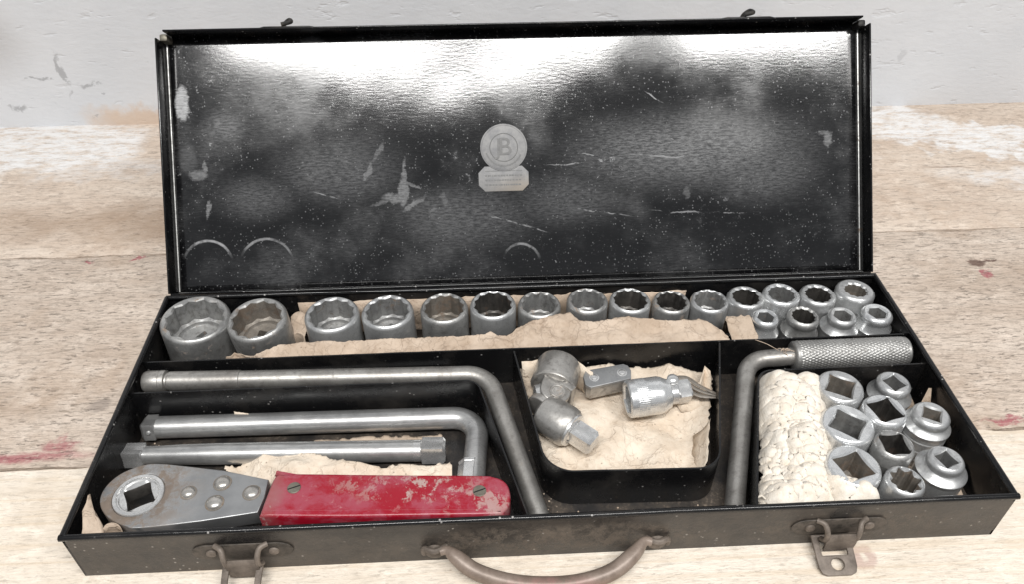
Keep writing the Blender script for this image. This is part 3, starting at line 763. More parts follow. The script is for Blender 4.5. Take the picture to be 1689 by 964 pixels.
# emblem on the lid: round seal over a chamfered plaque
ex, ey, er = -0.0116, 0.0900, 0.0156
E0 = 0.0013
parts = []
parts.append((plate('e', [(ex + er * math.cos(a * math.pi / 40), ey + er * math.sin(a * math.pi / 40)) for a in range(80)], th=0.0006, bev=0.0002, mtx=Matrix.Translation((0, 0, E0))), 0))
px0, px1, py0, py1 = -0.0289, 0.0044, 0.0612, 0.0778; c = 0.0042
parts.append((plate('e', [(px0 + c, py0), (px1 - c, py0), (px1, py0 + c), (px1, py1 - c), (px1 - c, py1), (px0 + c, py1), (px0, py1 - c), (px0, py0 + c)], th=0.0006, bev=0.0002, mtx=Matrix.Translation((0, 0, E0 - 0.00035))), 0))
def ring_m(r, t, z):
    rl = []
    for a in range(64):
        A = 2 * math.pi * a / 64
        rl.append([(ex + (r + t * math.cos(q * math.pi / 3)) * math.cos(A), ey + (r + t * math.cos(q * math.pi / 3)) * math.sin(A), z + t * 0.7 * math.sin(q * math.pi / 3)) for q in range(6)])
    rl.append(rl[0]); return rings('r', rl)
parts.append((ring_m(0.0092, 0.00030, E0 + 0.0003), 1)); parts.append((ring_m(0.0146, 0.00022, E0 + 0.0003), 0))
tm = text_mesh('B', 0.0165, 0.00025, Matrix.Translation((ex + 0.0008, ey, E0 + 0.0004))); parts.append((tm, 1))
tm = text_mesh('J', 0.0150, 0.00025, Matrix.Translation((ex - 0.0034, ey + 0.0002, E0 + 0.0003))); parts.append((tm, 1))
rr = random.Random(3)
for row, (yy, hh) in enumerate(((0.0746, 0.0004), (0.0716, 0.0010), (0.0686, 0.0008), (0.0655, 0.0010))):
    x = px0 + 0.0045
    while x < px1 - 0.0048:
        wd = rr.uniform(0.0006, 0.0018) if row else 0.02
        wd = min(wd, px1 - 0.0042 - x)
        parts.append((box('d', (x, yy - hh / 2, E0 - 0.0003), (x + wd, yy + hh / 2, E0 + 0.00008)), 1)); x += wd + rr.uniform(0.0003, 0.0007)
for a in range(16):           # worn marks round the seal
    A = R(200 + a * 8.8)
    q = (ex + 0.0121 * math.cos(A), ey + 0.0121 * math.sin(A))
    bm = bmesh.new(); box_bm(bm, (-0.0005, -0.0008, -0.0001), (0.0005, 0.0008, 0.0001), 0, 1, Matrix.Translation((q[0], q[1], E0 + 0.00035)) @ Matrix.Rotation(A, 4, 'Z'))
    parts.append((bm_mesh('d', bm, False), 1))
emb = link('emblem', join_meshes('emblem', parts), [M['emblem'], M['emblem_ink']], lid)
tag(emb, 'pale round monogram seal above an octagonal plaque on the lid')
# hinge barrel
link('hinge', tube('hinge', [(-0.222, D2 + 0.0022, H - 0.0004), (0.222, D2 + 0.0022, H - 0.0004)], 0.0012, 10), M['rim'], case)

# ---- latches on the front
def wing_outline(hw, hh, n=14):
    o = []
    for i in range(n + 1):
        a = math.pi / 2 - math.pi * i / n; o.append((hw - hh * 0.5 + hh * 1.3 * math.cos(a), hh * math.sin(a)))
    for i in range(n + 1):
        a = -math.pi / 2 - math.pi * i / n; o.append((-hw + hh * 0.5 + hh * 1.3 * math.cos(a), hh * math.sin(a)))
    return o
RX90 = Matrix.Rotation(R(90), 4, 'X')
def rrect(x0, x1, y0, y1, r, n=5):
    o = []
    for cx, cy, a0 in ((x1 - r, y1 - r, 0), (x0 + r, y1 - r, 90), (x0 + r, y0 + r, 180), (x1 - r, y0 + r, 270)):
        for i in range(n + 1):
            a = R(a0 + 90 * i / n); o.append((cx + r * math.cos(a), cy + r * math.sin(a)))
    return o
def arch(path, hw, th):
    """bent plate: path of (y,z), extruded along x"""
    v = []; f = []; n = len(path)
    P = [Vector(p) for p in path]
    for i in range(n):
        t = (P[min(i + 1, n - 1)] - P[max(i - 1, 0)]).normalized(); nn = Vector((-t.y, t.x)) * th / 2
        h = hw[i] if isinstance(hw, (list, tuple)) else hw
        for sx, q in ((-1, P[i] + nn), (1, P[i] + nn), (1, P[i] - nn), (-1, P[i] - nn)): v.append((sx * h, q.x, q.y))
    for i in range(n - 1):
        for k in range(4):
            l = (k + 1) % 4; f.append((i * 4 + k, i * 4 + l, (i + 1) * 4 + l, (i + 1) * 4 + k))
    f += [(0, 1, 2, 3), tuple((n - 1) * 4 + k for k in (3, 2, 1, 0))]
    return mesh('arch', v, f, True, 50)
def latch(cx, zc, kind, hx):
    la = bpy.data.objects.new('latch', None); COL.objects.link(la); la.parent = case; la.location = (cx, -D2, zc)
    ba = plate('base_plate', wing_outline(0.0195, 0.0060), th=0.0008, bev=0.00035, mtx=Matrix.Translation((0, -0.0006, 0)) @ RX90)
    link('base_plate', ba, M['front'] if False else M['wing'], la)
    # raised yoke: two cheeks bulging from the plate and a tongue bending down and out
    for s in (-1, 1):
        ck = tube('cheek', smooth_path([(s * 0.0125, -0.0005, 0.0052), (s * 0.0092, -0.0028, 0.0050), (s * 0.0080, -0.0058, 0.0015), (s * 0.0078, -0.0060, -0.0035), (s * 0.0085, -0.0035, -0.0065)], 5), 0.0014, 10)
        link('cheek', ck, M['hardware'], la)
    tg = arch([(-0.0055, 0.0), (-0.0066, -0.0012), (-0.0068, -0.006), (-0.0066, -zc * 0.55 - 0.003), (-0.0055, -zc + 0.0035)], [0.0068, 0.0078, 0.0078, 0.0074, 0.0062], 0.0012)
    link('tongue', tg, M['hardware'], la)
    sc_ = lathe('rivet', [(0.0026, 0), (0.0024, 0.0008), (0.0012, 0.0013)], 14, frame((-0.0150, -0.0012, 0), (0, -1, 0)))
    link('rivet', sc_, M['hardware'], la)
    sc_ = lathe('rivet', [(0.0026, 0), (0.0024, 0.0008), (0.0012, 0.0013)], 14, frame((0.0150, -0.0012, 0), (0, -1, 0)))
    link('rivet', sc_, M['hardware'], la)
    # hasp loop swung forward and down to the bench
    if kind == 'hole':
        ol = [(-0.0100, 0.004), (0.0100, 0.004), (0.0098, -0.007), (0.0096, -0.0120), (0.0085, -0.0148), (0.006, -0.0160), (-0.006, -0.0160), (-0.0085, -0.0148), (-0.0096, -0.0120), (-0.0098, -0.007)]
        hl = [rrect(-0.0066, 0.0066, -0.0062, 0.0025, 0.0006), [(0.0002 + 0.0033 * math.cos(2 * math.pi * i / 20), -0.0105 + 0.0030 * math.sin(2 * math.pi * i / 20)) for i in range(20)]]
        pitch = R(35)
    else:
        ol = [(-0.0098, 0.0), (0.0098, 0.0), (0.0092, -0.020), (0.0085, -0.030), (0.0065, -0.033), (-0.0065, -0.033), (-0.0085, -0.030), (-0.0092, -0.020)]
        hl = [rrect(-0.0064, 0.0064, -0.0195, -0.0015, 0.0006), [(0.0033 * math.cos(2 * math.pi * i / 20), -0.0265 + 0.0030 * math.sin(2 * math.pi * i / 20)) for i in range(20)]]
        pitch = R(33)
    ha = plate('hasp', ol, hl, 0.0014, 0.0003)
    L = 0.0160 if kind == 'hole' else 0.033
    z0 = -zc + 0.0012 + L * math.sin(pitch) * 0.55
    pitch2 = math.asin(min(0.9, (zc + z0 - 0.0012) / L))
    # local -y of the plate goes forward (-y) and down
    MT = Matrix.Translation((hx, -0.0042, z0)) @ Matrix.Rotation(pitch2, 4, 'X')
    ha.transform(MT)
    link('hasp', ha, M['hardware'], la)
    return la
latch(-0.1487, 0.0172, 'open', -0.0005)
latch(0.1455, 0.0158, 'hole', -0.0025)

# ---- carrying handle
hd = bpy.data.objects.new('handle', None); COL.objects.link(hd); hd.parent = case
hpx = [(727, 900), (738, 900), (752, 920), (785, 944), (840, 961), (900, 966), (960, 961), (1012, 943), (1046, 914), (1062, 893), (1073, 890)]
hz_ = [0.0135, 0.0140, 0.0128, 0.0095, 0.0065, 0.0055, 0.0065, 0.0095, 0.0125, 0.0140, 0.0135]
hpts = [at(a[0], a[1], z) for a, z in zip(hpx, hz_)]
for q in hpts: q.y = min(q.y, -D2 - 0.0035)
hpath = smooth_path(hpts, 8)
m_ = len(hpath); hr = [0.0022 + 0.0019 * sst(0.06, 0.26, min(i, m_ - 1 - i) / (m_ - 1)) for i in range(m_)]
link('bail', tube('bail', hpath, hr, 18), M['handle'], hd)
for (a, s) in (((718, 906), -1), ((1082, 891), 1)):
    q = aty(a[0], a[1], -D2)
    st = tube('handle_mount', smooth_path([(q.x - s * 0.006, -D2 - 0.0012, q.z + 0.0036), (q.x, -D2 - 0.0040, q.z + 0.0040), (q.x + s * 0.005, -D2 - 0.0018, q.z + 0.0030), (q.x + s * 0.0055, -D2 - 0.0012, q.z - 0.0015)], 6), 0.0016, 10)
    bt = lathe('bolt', [(0.0050, 0), (0.0048, 0.0012), (0.0036, 0.0022), (0.0015, 0.0027)], 20, frame((q.x + s * 0.0002, -D2 - 0.0005, q.z - 0.0008), (0, -1, 0)))
    link('handle_mount', join_meshes('handle_mount', [(st, 0), (bt, 0)]), M['hardware'], hd)

# ------------------------------------------------------------------ sockets
def bore(kind, ap, rot, lim):
    def one(n, off):
        s = 2 * math.pi / n
        def f(a):
            t = ((a + rot + off) % s) - s / 2
            return ap / math.cos(t) * (1 - (0.085 * (1 - (2 * t / s) ** 2) if n == 4 and ap > 0.0042 else 0))
        return f
    fs = {'12': [one(6, 0), one(6, math.pi / 6)], '4': [one(4, 0)], '8': [one(4, 0), one(4, math.pi / 4)], '6': [one(6, 0)]}[kind]
    return lambda a: min(max(f(a) for f in fs), lim)

def socket(loc, r, h, kind, label, mat, bmat, base_r=None, shoulder=0.5, ap=None, rot=0.0, tilt=(0, 0), knurl=False, group=None, grooves=0, wall=None):
    N = 96 if not knurl else 144
    rb = base_r or r
    wl = wall if wall else max(0.0024, r * 0.17)
    ap_ = ap if ap else (r - wl) / (1.14 if kind in ('12',) else 1.06 if kind == '8' else 1.50)
    star = bore(kind, ap_, rot, r - 0.0014)
    prof = [(rb - 0.0007, 0.0), (rb * (0.965 if base_r else 1.0), 0.0007)]
    if base_r:
        zs = h * shoulder
        for k in range(grooves): 
            z = 0.002 + (zs - 0.004) * (k + 0.5) / grooves
            prof += [(rb * 0.965, z - 0.0006), (rb * 0.965 - 0.0004, z), (rb * 0.965, z + 0.0006)]
        prof += [(rb * 0.965, zs - 0.0032), (rb * 0.965, zs - 0.0024), (rb, zs - 0.0016), (rb, zs - 0.0004), (rb - 0.0004, zs)]
        zc_ = h - 0.0052
        for t in (0.3, 0.6, 0.85): prof.append((rb - 0.0004 + (r * 0.93 - rb + 0.0004) * t ** 0.85, zs + t * (zc_ - zs) * 0.75))
        prof += [(r * 0.92, zs + (zc_ - zs) * 0.86), (r * 0.94, zc_ - 0.0002), (r * 0.985, zc_ + 0.0006)]
        prof += [(r, h - 0.0042), (r, h - 0.0020)]
    else:
        if knurl:
            prof += [(rb, h * 0.08), ('k', h * 0.09), ('k', h * 0.26), (rb, h * 0.27)]
        for k in range(grooves):
            z = h * (0.30 + 0.13 * k); prof += [(rb, z - 0.0006), (rb - 0.0004, z), (rb, z + 0.0006)]
        prof += [(rb, h * 0.4), (r, h * 0.55), (r, h - 0.0024)]
    prof += [(r - 0.0005, h - 0.0011), (r - 0.0013, h - 0.0003), (r - 0.0018, h)]
    rl = []; mi = []
    for (rr_, z) in prof:
        if rr_ == 'k': rl.append(circ(lambda a: rb + 0.00022 * math.cos(a * 72), z, N))
        else: rl.append(circ(rr_, z, N))
        mi.append(0)
    db = h * 0.52
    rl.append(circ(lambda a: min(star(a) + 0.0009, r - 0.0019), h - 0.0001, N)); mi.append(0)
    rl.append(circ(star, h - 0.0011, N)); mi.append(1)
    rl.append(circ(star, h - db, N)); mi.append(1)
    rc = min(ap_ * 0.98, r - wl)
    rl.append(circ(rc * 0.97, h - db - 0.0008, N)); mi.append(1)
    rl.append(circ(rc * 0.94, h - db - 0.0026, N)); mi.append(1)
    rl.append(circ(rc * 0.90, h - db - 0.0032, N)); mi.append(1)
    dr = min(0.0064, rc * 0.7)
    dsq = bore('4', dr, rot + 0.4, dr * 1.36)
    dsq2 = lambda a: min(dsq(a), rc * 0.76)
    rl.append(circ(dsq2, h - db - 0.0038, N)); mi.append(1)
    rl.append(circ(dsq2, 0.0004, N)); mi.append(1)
    me = rings('socket', rl, False, True, True, 32, mi)
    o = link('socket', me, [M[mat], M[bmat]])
    o.location = loc; o.rotation_euler = (tilt[0], tilt[1], random.uniform(0, 6.28) if kind in ('12',) else 0)
    return tag(o, label, 'socket', group)

ZB = 0.0017
def put(px, py, a, z, **k):
    q = at(px, py, z); dep = -(CAMM.transposed() @ (q - CAMP)).z; r = a * dep / F_PX
    h = z - ZB; tx, ty = k.get('tilt', (0, 0))
    rm_ = Matrix.Rotation(ty, 3, 'Y') @ Matrix.Rotation(tx, 3, 'X') if False else Matrix.Rotation(ty, 3, 'Y')
    from mathutils import Euler
    ax = Euler((tx, ty, 0)).to_matrix() @ Vector((0, 0, h))
    rr_ = (k.get('base_r') or r)
    lift = rr_ * math.sin(abs(tx)) + rr_ * math.sin(abs(ty))
    loc = Vector((q.x, q.y, 0)) - Vector((ax.x, ax.y, 0)); loc.z = ZB + lift * 0.95
    kk = dict(k); 
    return socket(loc, r, h - lift * 0.5, kk.pop('kind'), kk.pop('label'), kk.pop('mat'), kk.pop('bmat'), **kk)
GB = 'twelve point sockets along the back of the case'
put(313, 526, 56, 0.0345, kind='12', label='widest dull steel socket in the left end of the back compartment', mat='socket_dull', bmat='bore_grey', knurl=True, tilt=(0.02, -0.06), group=GB)
put(419.5, 523.8, 49.5, 0.0330, kind='12', label='tilted wide socket with rusty inside next to the widest socket', mat='socket_dull', bmat='bore_rust', tilt=(0.02, -0.10), group=GB)
put(546.7, 517.6, 45, 0.0314, kind='12', label='clean grey socket just after the gap beside the tilted socket', mat='socket', bmat='bore_grey', group=GB)
put(638.5, 513.4, 43, 0.0314, kind='12', label='grey socket with a small rust spot, fourth along from the widest', mat='socket', bmat='bore_grey', group=GB, tilt=(0, -0.02))
put(732.4, 507.5, 39.5, 0.0315, kind='12', label='socket with brown inner walls, fifth along from the widest', mat='socket_dull', bmat='bore_rust', group=GB)
put(813, 501.6, 38, 0.0330, kind='12', label='bright rimmed grooved socket with dark bore, sixth along from the widest', mat='socket', bmat='bore_dark', group=GB, grooves=2)
put(889.6, 501.6, 35.5, 0.0308, kind='12', label='grey socket half behind the highest paper fold, seventh from the widest', mat='socket_dull', bmat='bore_grey', group=GB)
put(969, 494.8, 34, 0.0320, kind='12', label='grey socket with plain bore, eighth along from the widest', mat='socket_dull', bmat='bore_grey', group=GB)
put(1040, 494.8, 34, 0.0312, kind='12', label='socket with dark steel bore, ninth along from the widest', mat='socket', bmat='bore_dark', group=GB, tilt=(0, 0.02))
put(1107.7, 497, 31, 0.0284, kind='12', label='short brown tinged socket with black bore, tenth from the widest', mat='socket_dull', bmat='bore_dark', group=GB)
put(1171, 495.3, 31.5, 0.0284, kind='12', label='socket with strongly ribbed grey bore, eleventh along from the widest', mat='socket', bmat='bore_grey', group=GB)
put(1230.8, 488.8, 30.5, 0.0300, kind='12', label='socket with thick rim and dark bore, twelfth along from the widest', mat='socket', bmat='bore_dark', group=GB, wall=0.0032)
put(1289.4, 484, 30.5, 0.0314, kind='12', label='bright socket with pale ribbed bore, third from the right end wall', mat='socket_bright', bmat='bore_grey', group=GB, wall=0.0034)
put(1349.9, 484.6, 29.8, 0.0300, kind='12', label='socket with pitch black bore, second from the right end wall', mat='socket', bmat='bore_dark', group=GB, wall=0.0034)
put(1413, 479, 31.5, 0.0322, kind='12', label='thick walled socket with small rusty bore beside the right end wall', mat='socket', bmat='bore_rust', group=GB, wall=0.0052, tilt=(0.0, 0.03))
GF = 'stepped sockets in front of the back row'
put(1263.6, 522.4, 21.8, 0.0322, kind='6', label='smallest waisted bright socket beside the end of the paper', mat='socket_bright', bmat='bore_grey', base_r=0.0100, shoulder=0.62, ap=0.0046, group=GF)
put(1326, 521, 26, 0.0322, kind='12', label='brown stained stepped socket with black bore between two bright ones', mat='socket_dull', bmat='bore_dark', base_r=0.0114, shoulder=0.60, group=GF, wall=0.0026)
put(1390.5, 520, 23, 0.0322, kind='6', label='matt grey stepped socket with wide skirt, middle of the small row', mat='socket', bmat='bore_grey', base_r=0.0116, shoulder=0.68, group=GF, ap=0.0050)
put(1448, 516, 25, 0.0322, kind='6', label='stepped socket with chipped rim near the right end wall', mat='socket_bright', bmat='bore_grey', base_r=0.0112, shoulder=0.66, group=GF, ap=0.0050)
GR = 'square and eight point sockets in the right compartment'
q4 = math.pi / 4
put(1387, 637, 38, 0.034, kind='4', label='wide square hole socket beside the knurled grip and the white rag', mat='socket', bmat='bore_rust', rot=-R(105), group=GR)
put(1475.7, 631, 27.3, 0.0325, kind='4', label='waisted socket with pale bore at the back of the right compartment', mat='socket', bmat='bore_grey', rot=-R(70), base_r=0.0122, shoulder=0.68, ap=0.0047, group=GR)
put(1399, 699, 43.5, 0.034, kind='4', label='large square hole socket half against the rag, middle of three', mat='socket_bright', bmat='bore_grey', rot=-R(96), group=GR)
put(1460.7, 676, 36, 0.034, kind='4', label='square hole socket with black bore amid the other square sockets', mat='socket_bright', bmat='bore_dark', rot=-R(60), ap=0.0072, group=GR)
put(1538, 683, 29.8, 0.034, kind='4', label='skirted square hole socket below the pointed paper scrap', mat='socket', bmat='bore_rust', rot=-R(15), base_r=0.0122, shoulder=0.75, ap=0.0045, grooves=3, group=GR)
put(1409, 768.5, 45, 0.034, kind='4', label='largest square hole socket partly buried by the rag', mat='socket_bright', bmat='bore_rust', rot=-R(62), group=GR)
put(1476.6, 732.4, 32.4, 0.034, kind='4', label='grooved dull socket with black square hole', mat='socket_dull', bmat='bore_dark', rot=-R(45), ap=0.0066, group=GR, grooves=4)
put(1494.4, 792.6, 32, 0.0345, kind='8', label='socket with eight point brown bore against the front wall', mat='socket', bmat='bore_rust', group=GR, wall=0.0036)
put(1562.3, 757, 29.2, 0.034, kind='4', label='skirted socket with small grey square hole near the front right corner', mat='socket', bmat='bore_grey', rot=-R(66), base_r=0.0127, shoulder=0.74, ap=0.0043, group=GR)

# ------------------------------------------------------------------ speed brace
sb = empty('speed_brace', (0.045, -0.078, 0.0012), 'cranked steel speed brace with knurled grip wound through the case', 'speed brace')
inv = Matrix.Translation((-0.045, 0.078, -0.0012))
bpts = [at(278, 630, 0.0245), (-0.0272, 0.0168, 0.0245), (-0.0004, -0.0800, 0.0068), (0.0953, -0.0800, 0.0068), (0.1278, 0.0208, 0.0240), (0.1600, 0.0212, 0.0262)]
bpts[0].z = 0.0245
bp = fillet(bpts, [0.0165, 0.012, 0.012, 0.0150], 14)
o = link('shaft', tube('shaft', bp, 0.0053, 24), M['brace'], sb, mtx=inv)
e0 = Vector(bp[0]); ed = (e0 - Vector(bp[1])).normalized()
o = link('drive_head', lathe('drive_head', [(0.0052, -0.042), (0.0057, -0.0415), (0.0057, -0.001), (0.0048, 0.0), (0.0050, 0.0008), (0.0064, 0.0012), (0.0066, 0.004), (0.0062, 0.0045), (0.0064, 0.0055), (0.0064, 0.0120), (0.0056, 0.0136)], 28, frame(e0, ed)), M['brace'], sb, mtx=inv)
# knurled grip: real diamond relief
ga = Vector((0.1545, 0.0213, 0.0262)); gb = Vector((0.2245, 0.0215, 0.0264))
gd = (gb - ga); gl = gd.length; fm = frame(ga, gd); gr_ = 0.0088; N = 160; nr = 260; rl = []
rl.append([fm @ Vector(p) for p in circ(0.0050, 0.0, N)]); rl.append([fm @ Vector(p) for p in circ(gr_ - 0.0008, 0.0003, N)])
for i in range(nr + 1):
    z = 0.0012 + (gl - 0.0024) * i / nr
    edge = 1.0 if (z < 0.003 or z > gl - 0.003) else 0.0
    kf = lambda a, z=z, edge=edge: gr_ - (0 if edge else 0.00026 * (abs(math.sin(16 * a + z * 820)) + abs(math.sin(16 * a - z * 820))) - 0.00026) - 0.00012 * edge
    rl.append([fm @ Vector(p) for p in circ(kf, z, N)])
rl.append([fm @ Vector(p) for p in circ(gr_ - 0.0009, gl - 0.0003, N)]); rl.append([fm @ Vector(p) for p in circ(gr_ - 0.002, gl, N)])
link('grip', rings('grip', rl, True, True, True, 60), M['knurl'], sb, mtx=inv)

# ------------------------------------------------------------------ L bar
zl = 0.0092
lb = empty('offset_bar', at(500, 700, 0.0013), 'polished round steel bar bent square at one end in the left compartment', 'bent bar')
inv = Matrix.Translation(-Vector(lb.location))
a0 = at(262, 706, zl); a1 = at(800, 690, zl); a2 = at(777, 800, zl)
a1.z = a2.z = a0.z = zl
lp = fillet([a0, (a1.x - 0.0035, a1.y + 0.0005, zl), (a2.x + 0.0005, a2.y - 0.004, zl)], [0.014], 16)
link('shaft', tube('shaft', lp, 0.0064, 28), M['bar'], lb, mtx=inv)
def tang(name, p, d, s=0.0058, ln=0.011, r0=0.0064, roll=0.0):
    """chamfered square drive end growing from a round collar"""
    q = Matrix(frame(p, d)) @ Matrix.Rotation(roll, 4, 'Z'); rl = []
    n = 32
    def sq(hs, k): 
        f = bore('4', hs, math.pi / 4, hs * k); return f
    for rf, z in ((r0, -0.004), (r0, -0.0004), (r0 - 0.0004, 0.0), (sq(s, 1.33), 0.0006), (sq(s, 1.33), ln - 0.0014), (sq(s * 0.82, 1.25), ln)):
        rl.append([q @ Vector(x) for x in circ(rf, z, n)])
    return rings(name, rl, True, True, True, 30)
d0 = (lp[0] - lp[1]).normalized()
link('drive_end', tang('drive_end', lp[0] + d0 * 0.0002, d0, 0.0056, 0.0082, 0.0064, 0.25), M['bar'], lb, mtx=inv)
bpos = lp[0] + d0 * 0.004 + Vector((0, -0.0050, 0.0012))
link('detent_ball', lathe('detent_ball', [(0.0013, -0.0005), (0.00125, 0.0004), (0.0008, 0.0010)], 14, frame(bpos, (0, -1, 0.4))), M['bright'], lb, mtx=inv)
d1 = (lp[-1] - lp[-2]).normalized()
k_ = at(777, 766, zl); k_.z = zl
link('flat', lathe('flat', [(0.0063, 0), (0.00705, 0.0006), (0.00705, 0.0018), (0.00665, 0.0024), (0.00690, 0.0034), (0.0069, 0.016)], 8, frame(k_, d1) @ Matrix.Rotation(math.pi / 8, 4, 'Z')), M['bright'], lb, mtx=inv)

# ------------------------------------------------------------------ extension bar
ze = 0.0088
xb = empty('extension_bar', at(470, 760, 0.0013), 'straight steel extension bar with square bright ends', 'extension bar')
inv = Matrix.Translation(-Vector(xb.location))
e1 = at(240, 752, ze); e2 = at(695, 744.5, ze)
dx = (e2 - e1).normalized()
pts = [e1.lerp(e2, t) for t in (0, 0.06, 0.12, 0.25, 0.5, 0.75, 1)]
link('shaft', tube('shaft', pts, [0.0050, 0.0051, 0.0056, 0.0060, 0.0061, 0.0061, 0.0061], 28), M['bar'], xb, mtx=inv)
link('square_end', tang('square_end', e1, -dx, 0.0052, 0.0125, 0.0050, 0.2), M['bright'], xb, mtx=inv)
link('square_end', tang('square_end', e2, dx, 0.0056, 0.0135, 0.0061, -0.25), M['bright'], xb, mtx=inv)

# ------------------------------------------------------------------ ratchet
ZT = 0.0258
rt = empty('ratchet_wrench', at(300, 815, 0.0013), 'steel ratchet wrench with worn red painted handle at the front left', 'ratchet')
inv = Matrix.Translation(-Vector(rt.location))
def A2(px, py, z=ZT): q = at(px, py, z); return (q.x, q.y)
hc = A2(228, 817)
ol_px = [(443, 792), (436, 822), (425, 846), (330, 861), (230, 872), (205, 868), (180, 856), (166, 838), (166, 818), (180, 797), (205, 779), (240, 767), (268, 766), (300, 769), (370, 777)]
ol = [A2(*q) for q in ol_px]
sm = [p for p in smooth_path([(x, y, 0) for x, y in ol[3:] ], 4)]
ol2 = ol[:3] + [(p.x, p.y) for p in sm]
hole = [(hc[0] + 0.0127 * math.cos(2 * math.pi * i / 40), hc[1] + 0.0127 * math.sin(2 * math.pi * i / 40)) for i in range(40)]
hd_ = plate('head_plate', ol2, [hole], 0.0095, 0.0006, Matrix.Translation((0, 0, ZT - 0.00475)))
link('head_plate', hd_, M['rhead'], rt, mtx=inv)
N = 64; sq = bore('4', 0.0064, -R(72), 0.0088); rl = []
for rf, z in ((0.01255, -0.0095), (0.01255, -0.0004), (0.0122, 0.0001), (0.0106, 0.0001), (0.0103, -0.0005), (0.0098, -0.0006), (0.0092, -0.0012), (lambda a: min(0.0091, sq(a) + 0.0004), -0.0016), (sq, -0.0024), (sq, -0.0095)):
    rl.append([(x + hc[0], y + hc[1], z_ + ZT) for x, y, z_ in circ(rf, z, N)])
link('drive_ring', rings('drive_ring', rl, False, False, True, 30, [0] * 7 + [1] * 3), [M['bright'], M['bore_dark']], rt, mtx=inv)  # dark steel on the square's walls paints in the shade of the hole
for (px, py, rr_) in ((311, 814, 0.0039), (367, 798, 0.0044), (354, 831, 0.0044), (415, 814, 0.0043)):
    q = A2(px, py)
    mr = Matrix.Translation((q[0], q[1], ZT))
    dome = lathe('rivet', [(rr_ * 0.93, 0.0000), (rr_ * 0.90, 0.0006), (rr_ * 0.75, 0.0015), (rr_ * 0.45, 0.0021), (rr_ * 0.12, 0.0023)], 28, mr)
    lip = lathe('lip', [(rr_ * 1.10, -0.0002), (rr_ * 1.06, 0.0002), (rr_ * 0.88, 0.0004)], 28, mr)
    link('rivet', join_meshes('rivet', [(dome, 0), (lip, 1)]), [M['rivet'], M['bore_rust']], rt, mtx=inv)
ZH = 0.0285
hpx = [(427, 852), (438, 822), (450, 792), (458, 783), (468, 781), (640, 783), (790, 784), (812, 786), (828, 791), (838, 801), (842, 817), (840, 833), (832, 844), (818, 849), (700, 851), (560, 853)]
ho = [A2(x, y, ZH) for x, y in hpx]
# handle: rounded channel, built as stacked outlines shrinking at the top edge
import itertools
def outline_offset(o, d):
    n = len(o); out = []
    for i in range(n):
        a = Vector(o[i - 1]); b = Vector(o[i]); c_ = Vector(o[(i + 1) % n])
        e1_ = (b - a).normalized(); e2_ = (c_ - b).normalized()
        n1 = Vector((-e1_.y, e1_.x)); n2 = Vector((-e2_.y, e2_.x))
        m__ = (n1 + n2); m__ = m__ / max(m__.length, 1e-6); k2 = max(0.5, m__.dot(n1))
        out.append(tuple(b + m__ * d / k2))
    return out
area2 = sum(ho[i - 1][0] * ho[i][1] - ho[i][0] * ho[i - 1][1] for i in range(len(ho)))
sgn = 1 if area2 > 0 else -1
hs_ = smooth_path([(x, y, 0) for x, y in ho] + [(ho[0][0], ho[0][1], 0)], 5)[:-1]
ho2 = [(p.x, p.y) for p in hs_]
hm = plate('handle', ho2, [], 0.0132, 0.0016, Matrix.Translation((0, 0, ZH - 0.0066)), 3)
hnd = link('handle', hm, M['red'], rt, mtx=inv)
tag(hnd, 'flaking red painted handle of the ratchet')
# front fold crease on the handle
c0 = at(432, 844, ZH); c1 = at(836, 843, ZH)
link('handle_crease', tube('handle_crease', [(c0.x + 0.002, c0.y, ZH - 0.00005), (c1.x - 0.003, c1.y + 0.0008, ZH - 0.00005)], 0.00028, 8), M['red'], hnd)
for (px, py) in ((485, 806), (791, 811)):
    q = at(px, py, ZH)
    N = 20
    bm = bmesh.new()
    d1_ = lathe('s', [(0.0034, -0.0003), (0.0034, 0.0002), (0.0031, 0.0005)], 24, Matrix.Translation(q))
    link('screw', d1_, M['brassy'], hnd)
    sl = box('s', (-0.0031, -0.00035, 0.0004), (0.0031, 0.00035, 0.00058))
    sl.transform(Matrix.Translation(q) @ Matrix.Rotation(0.35, 4, 'Z'))
    link('screw_slot', sl, M['enamel'], hnd)
# parenting: sub-parts share the part's frame
for o in list(hnd.children): o.matrix_local = Matrix.Identity(4)

# ------------------------------------------------------------------ middle bin: universal joint, link, socket with adapter
def bin_z(x, y, d):
    base = 0.0105 + 0.004 * sst(0.0, 0.018, 0.018 - d) 
    return base + 0.0010 * fbm(x * 60, y * 60, 3) + 0.0065 * crease(x, y, 0.3)
bpoly = [(-0.0095, 0.0295), (0.0035, -0.046), (0.0075, -0.0525), (0.017, -0.0555), (0.075, -0.0572), (0.083, -0.0545), (0.088, -0.047), (0.1095, 0.0215), (0.100, 0.0225), (0.082, 0.0295)]
pb = link('paper_lining', heightfield('paper_lining', bpoly, bin_z, 0.0013, 0.0012, 2.0), M['paper_pale'])
tag(pb, 'stained pale paper lining the rounded middle bin', 'paper')
pb.modifiers.new('thick', 'SOLIDIFY').thickness = 0.00015
uj = empty('universal_joint', (0.012, 0.005, 0.011), 'aged steel universal joint with square drive in the middle bin', 'universal joint')
inv = Matrix.Translation((-0.012, -0.005, -0.011))
ca = at(917, 622, 0.0235); cb = at(923, 697, 0.0235)
axA = Vector((0.30, 0.93, 0.05)).normalized()
axB = Vector((0.74, -0.66, -0.06)).normalized()
pivot = at(905, 655, 0.0240)
mA = frame(ca, axA)
link('yoke', lathe('yoke', [(0.0100, -0.0095), (0.0122, -0.0090), (0.0130, -0.0078), (0.0132, -0.0062), (0.0132, 0.0075), (0.0124, 0.0095), (0.0100, 0.0106), (0.0060, 0.0110)], 44, mA), M['joint'], uj, mtx=inv)
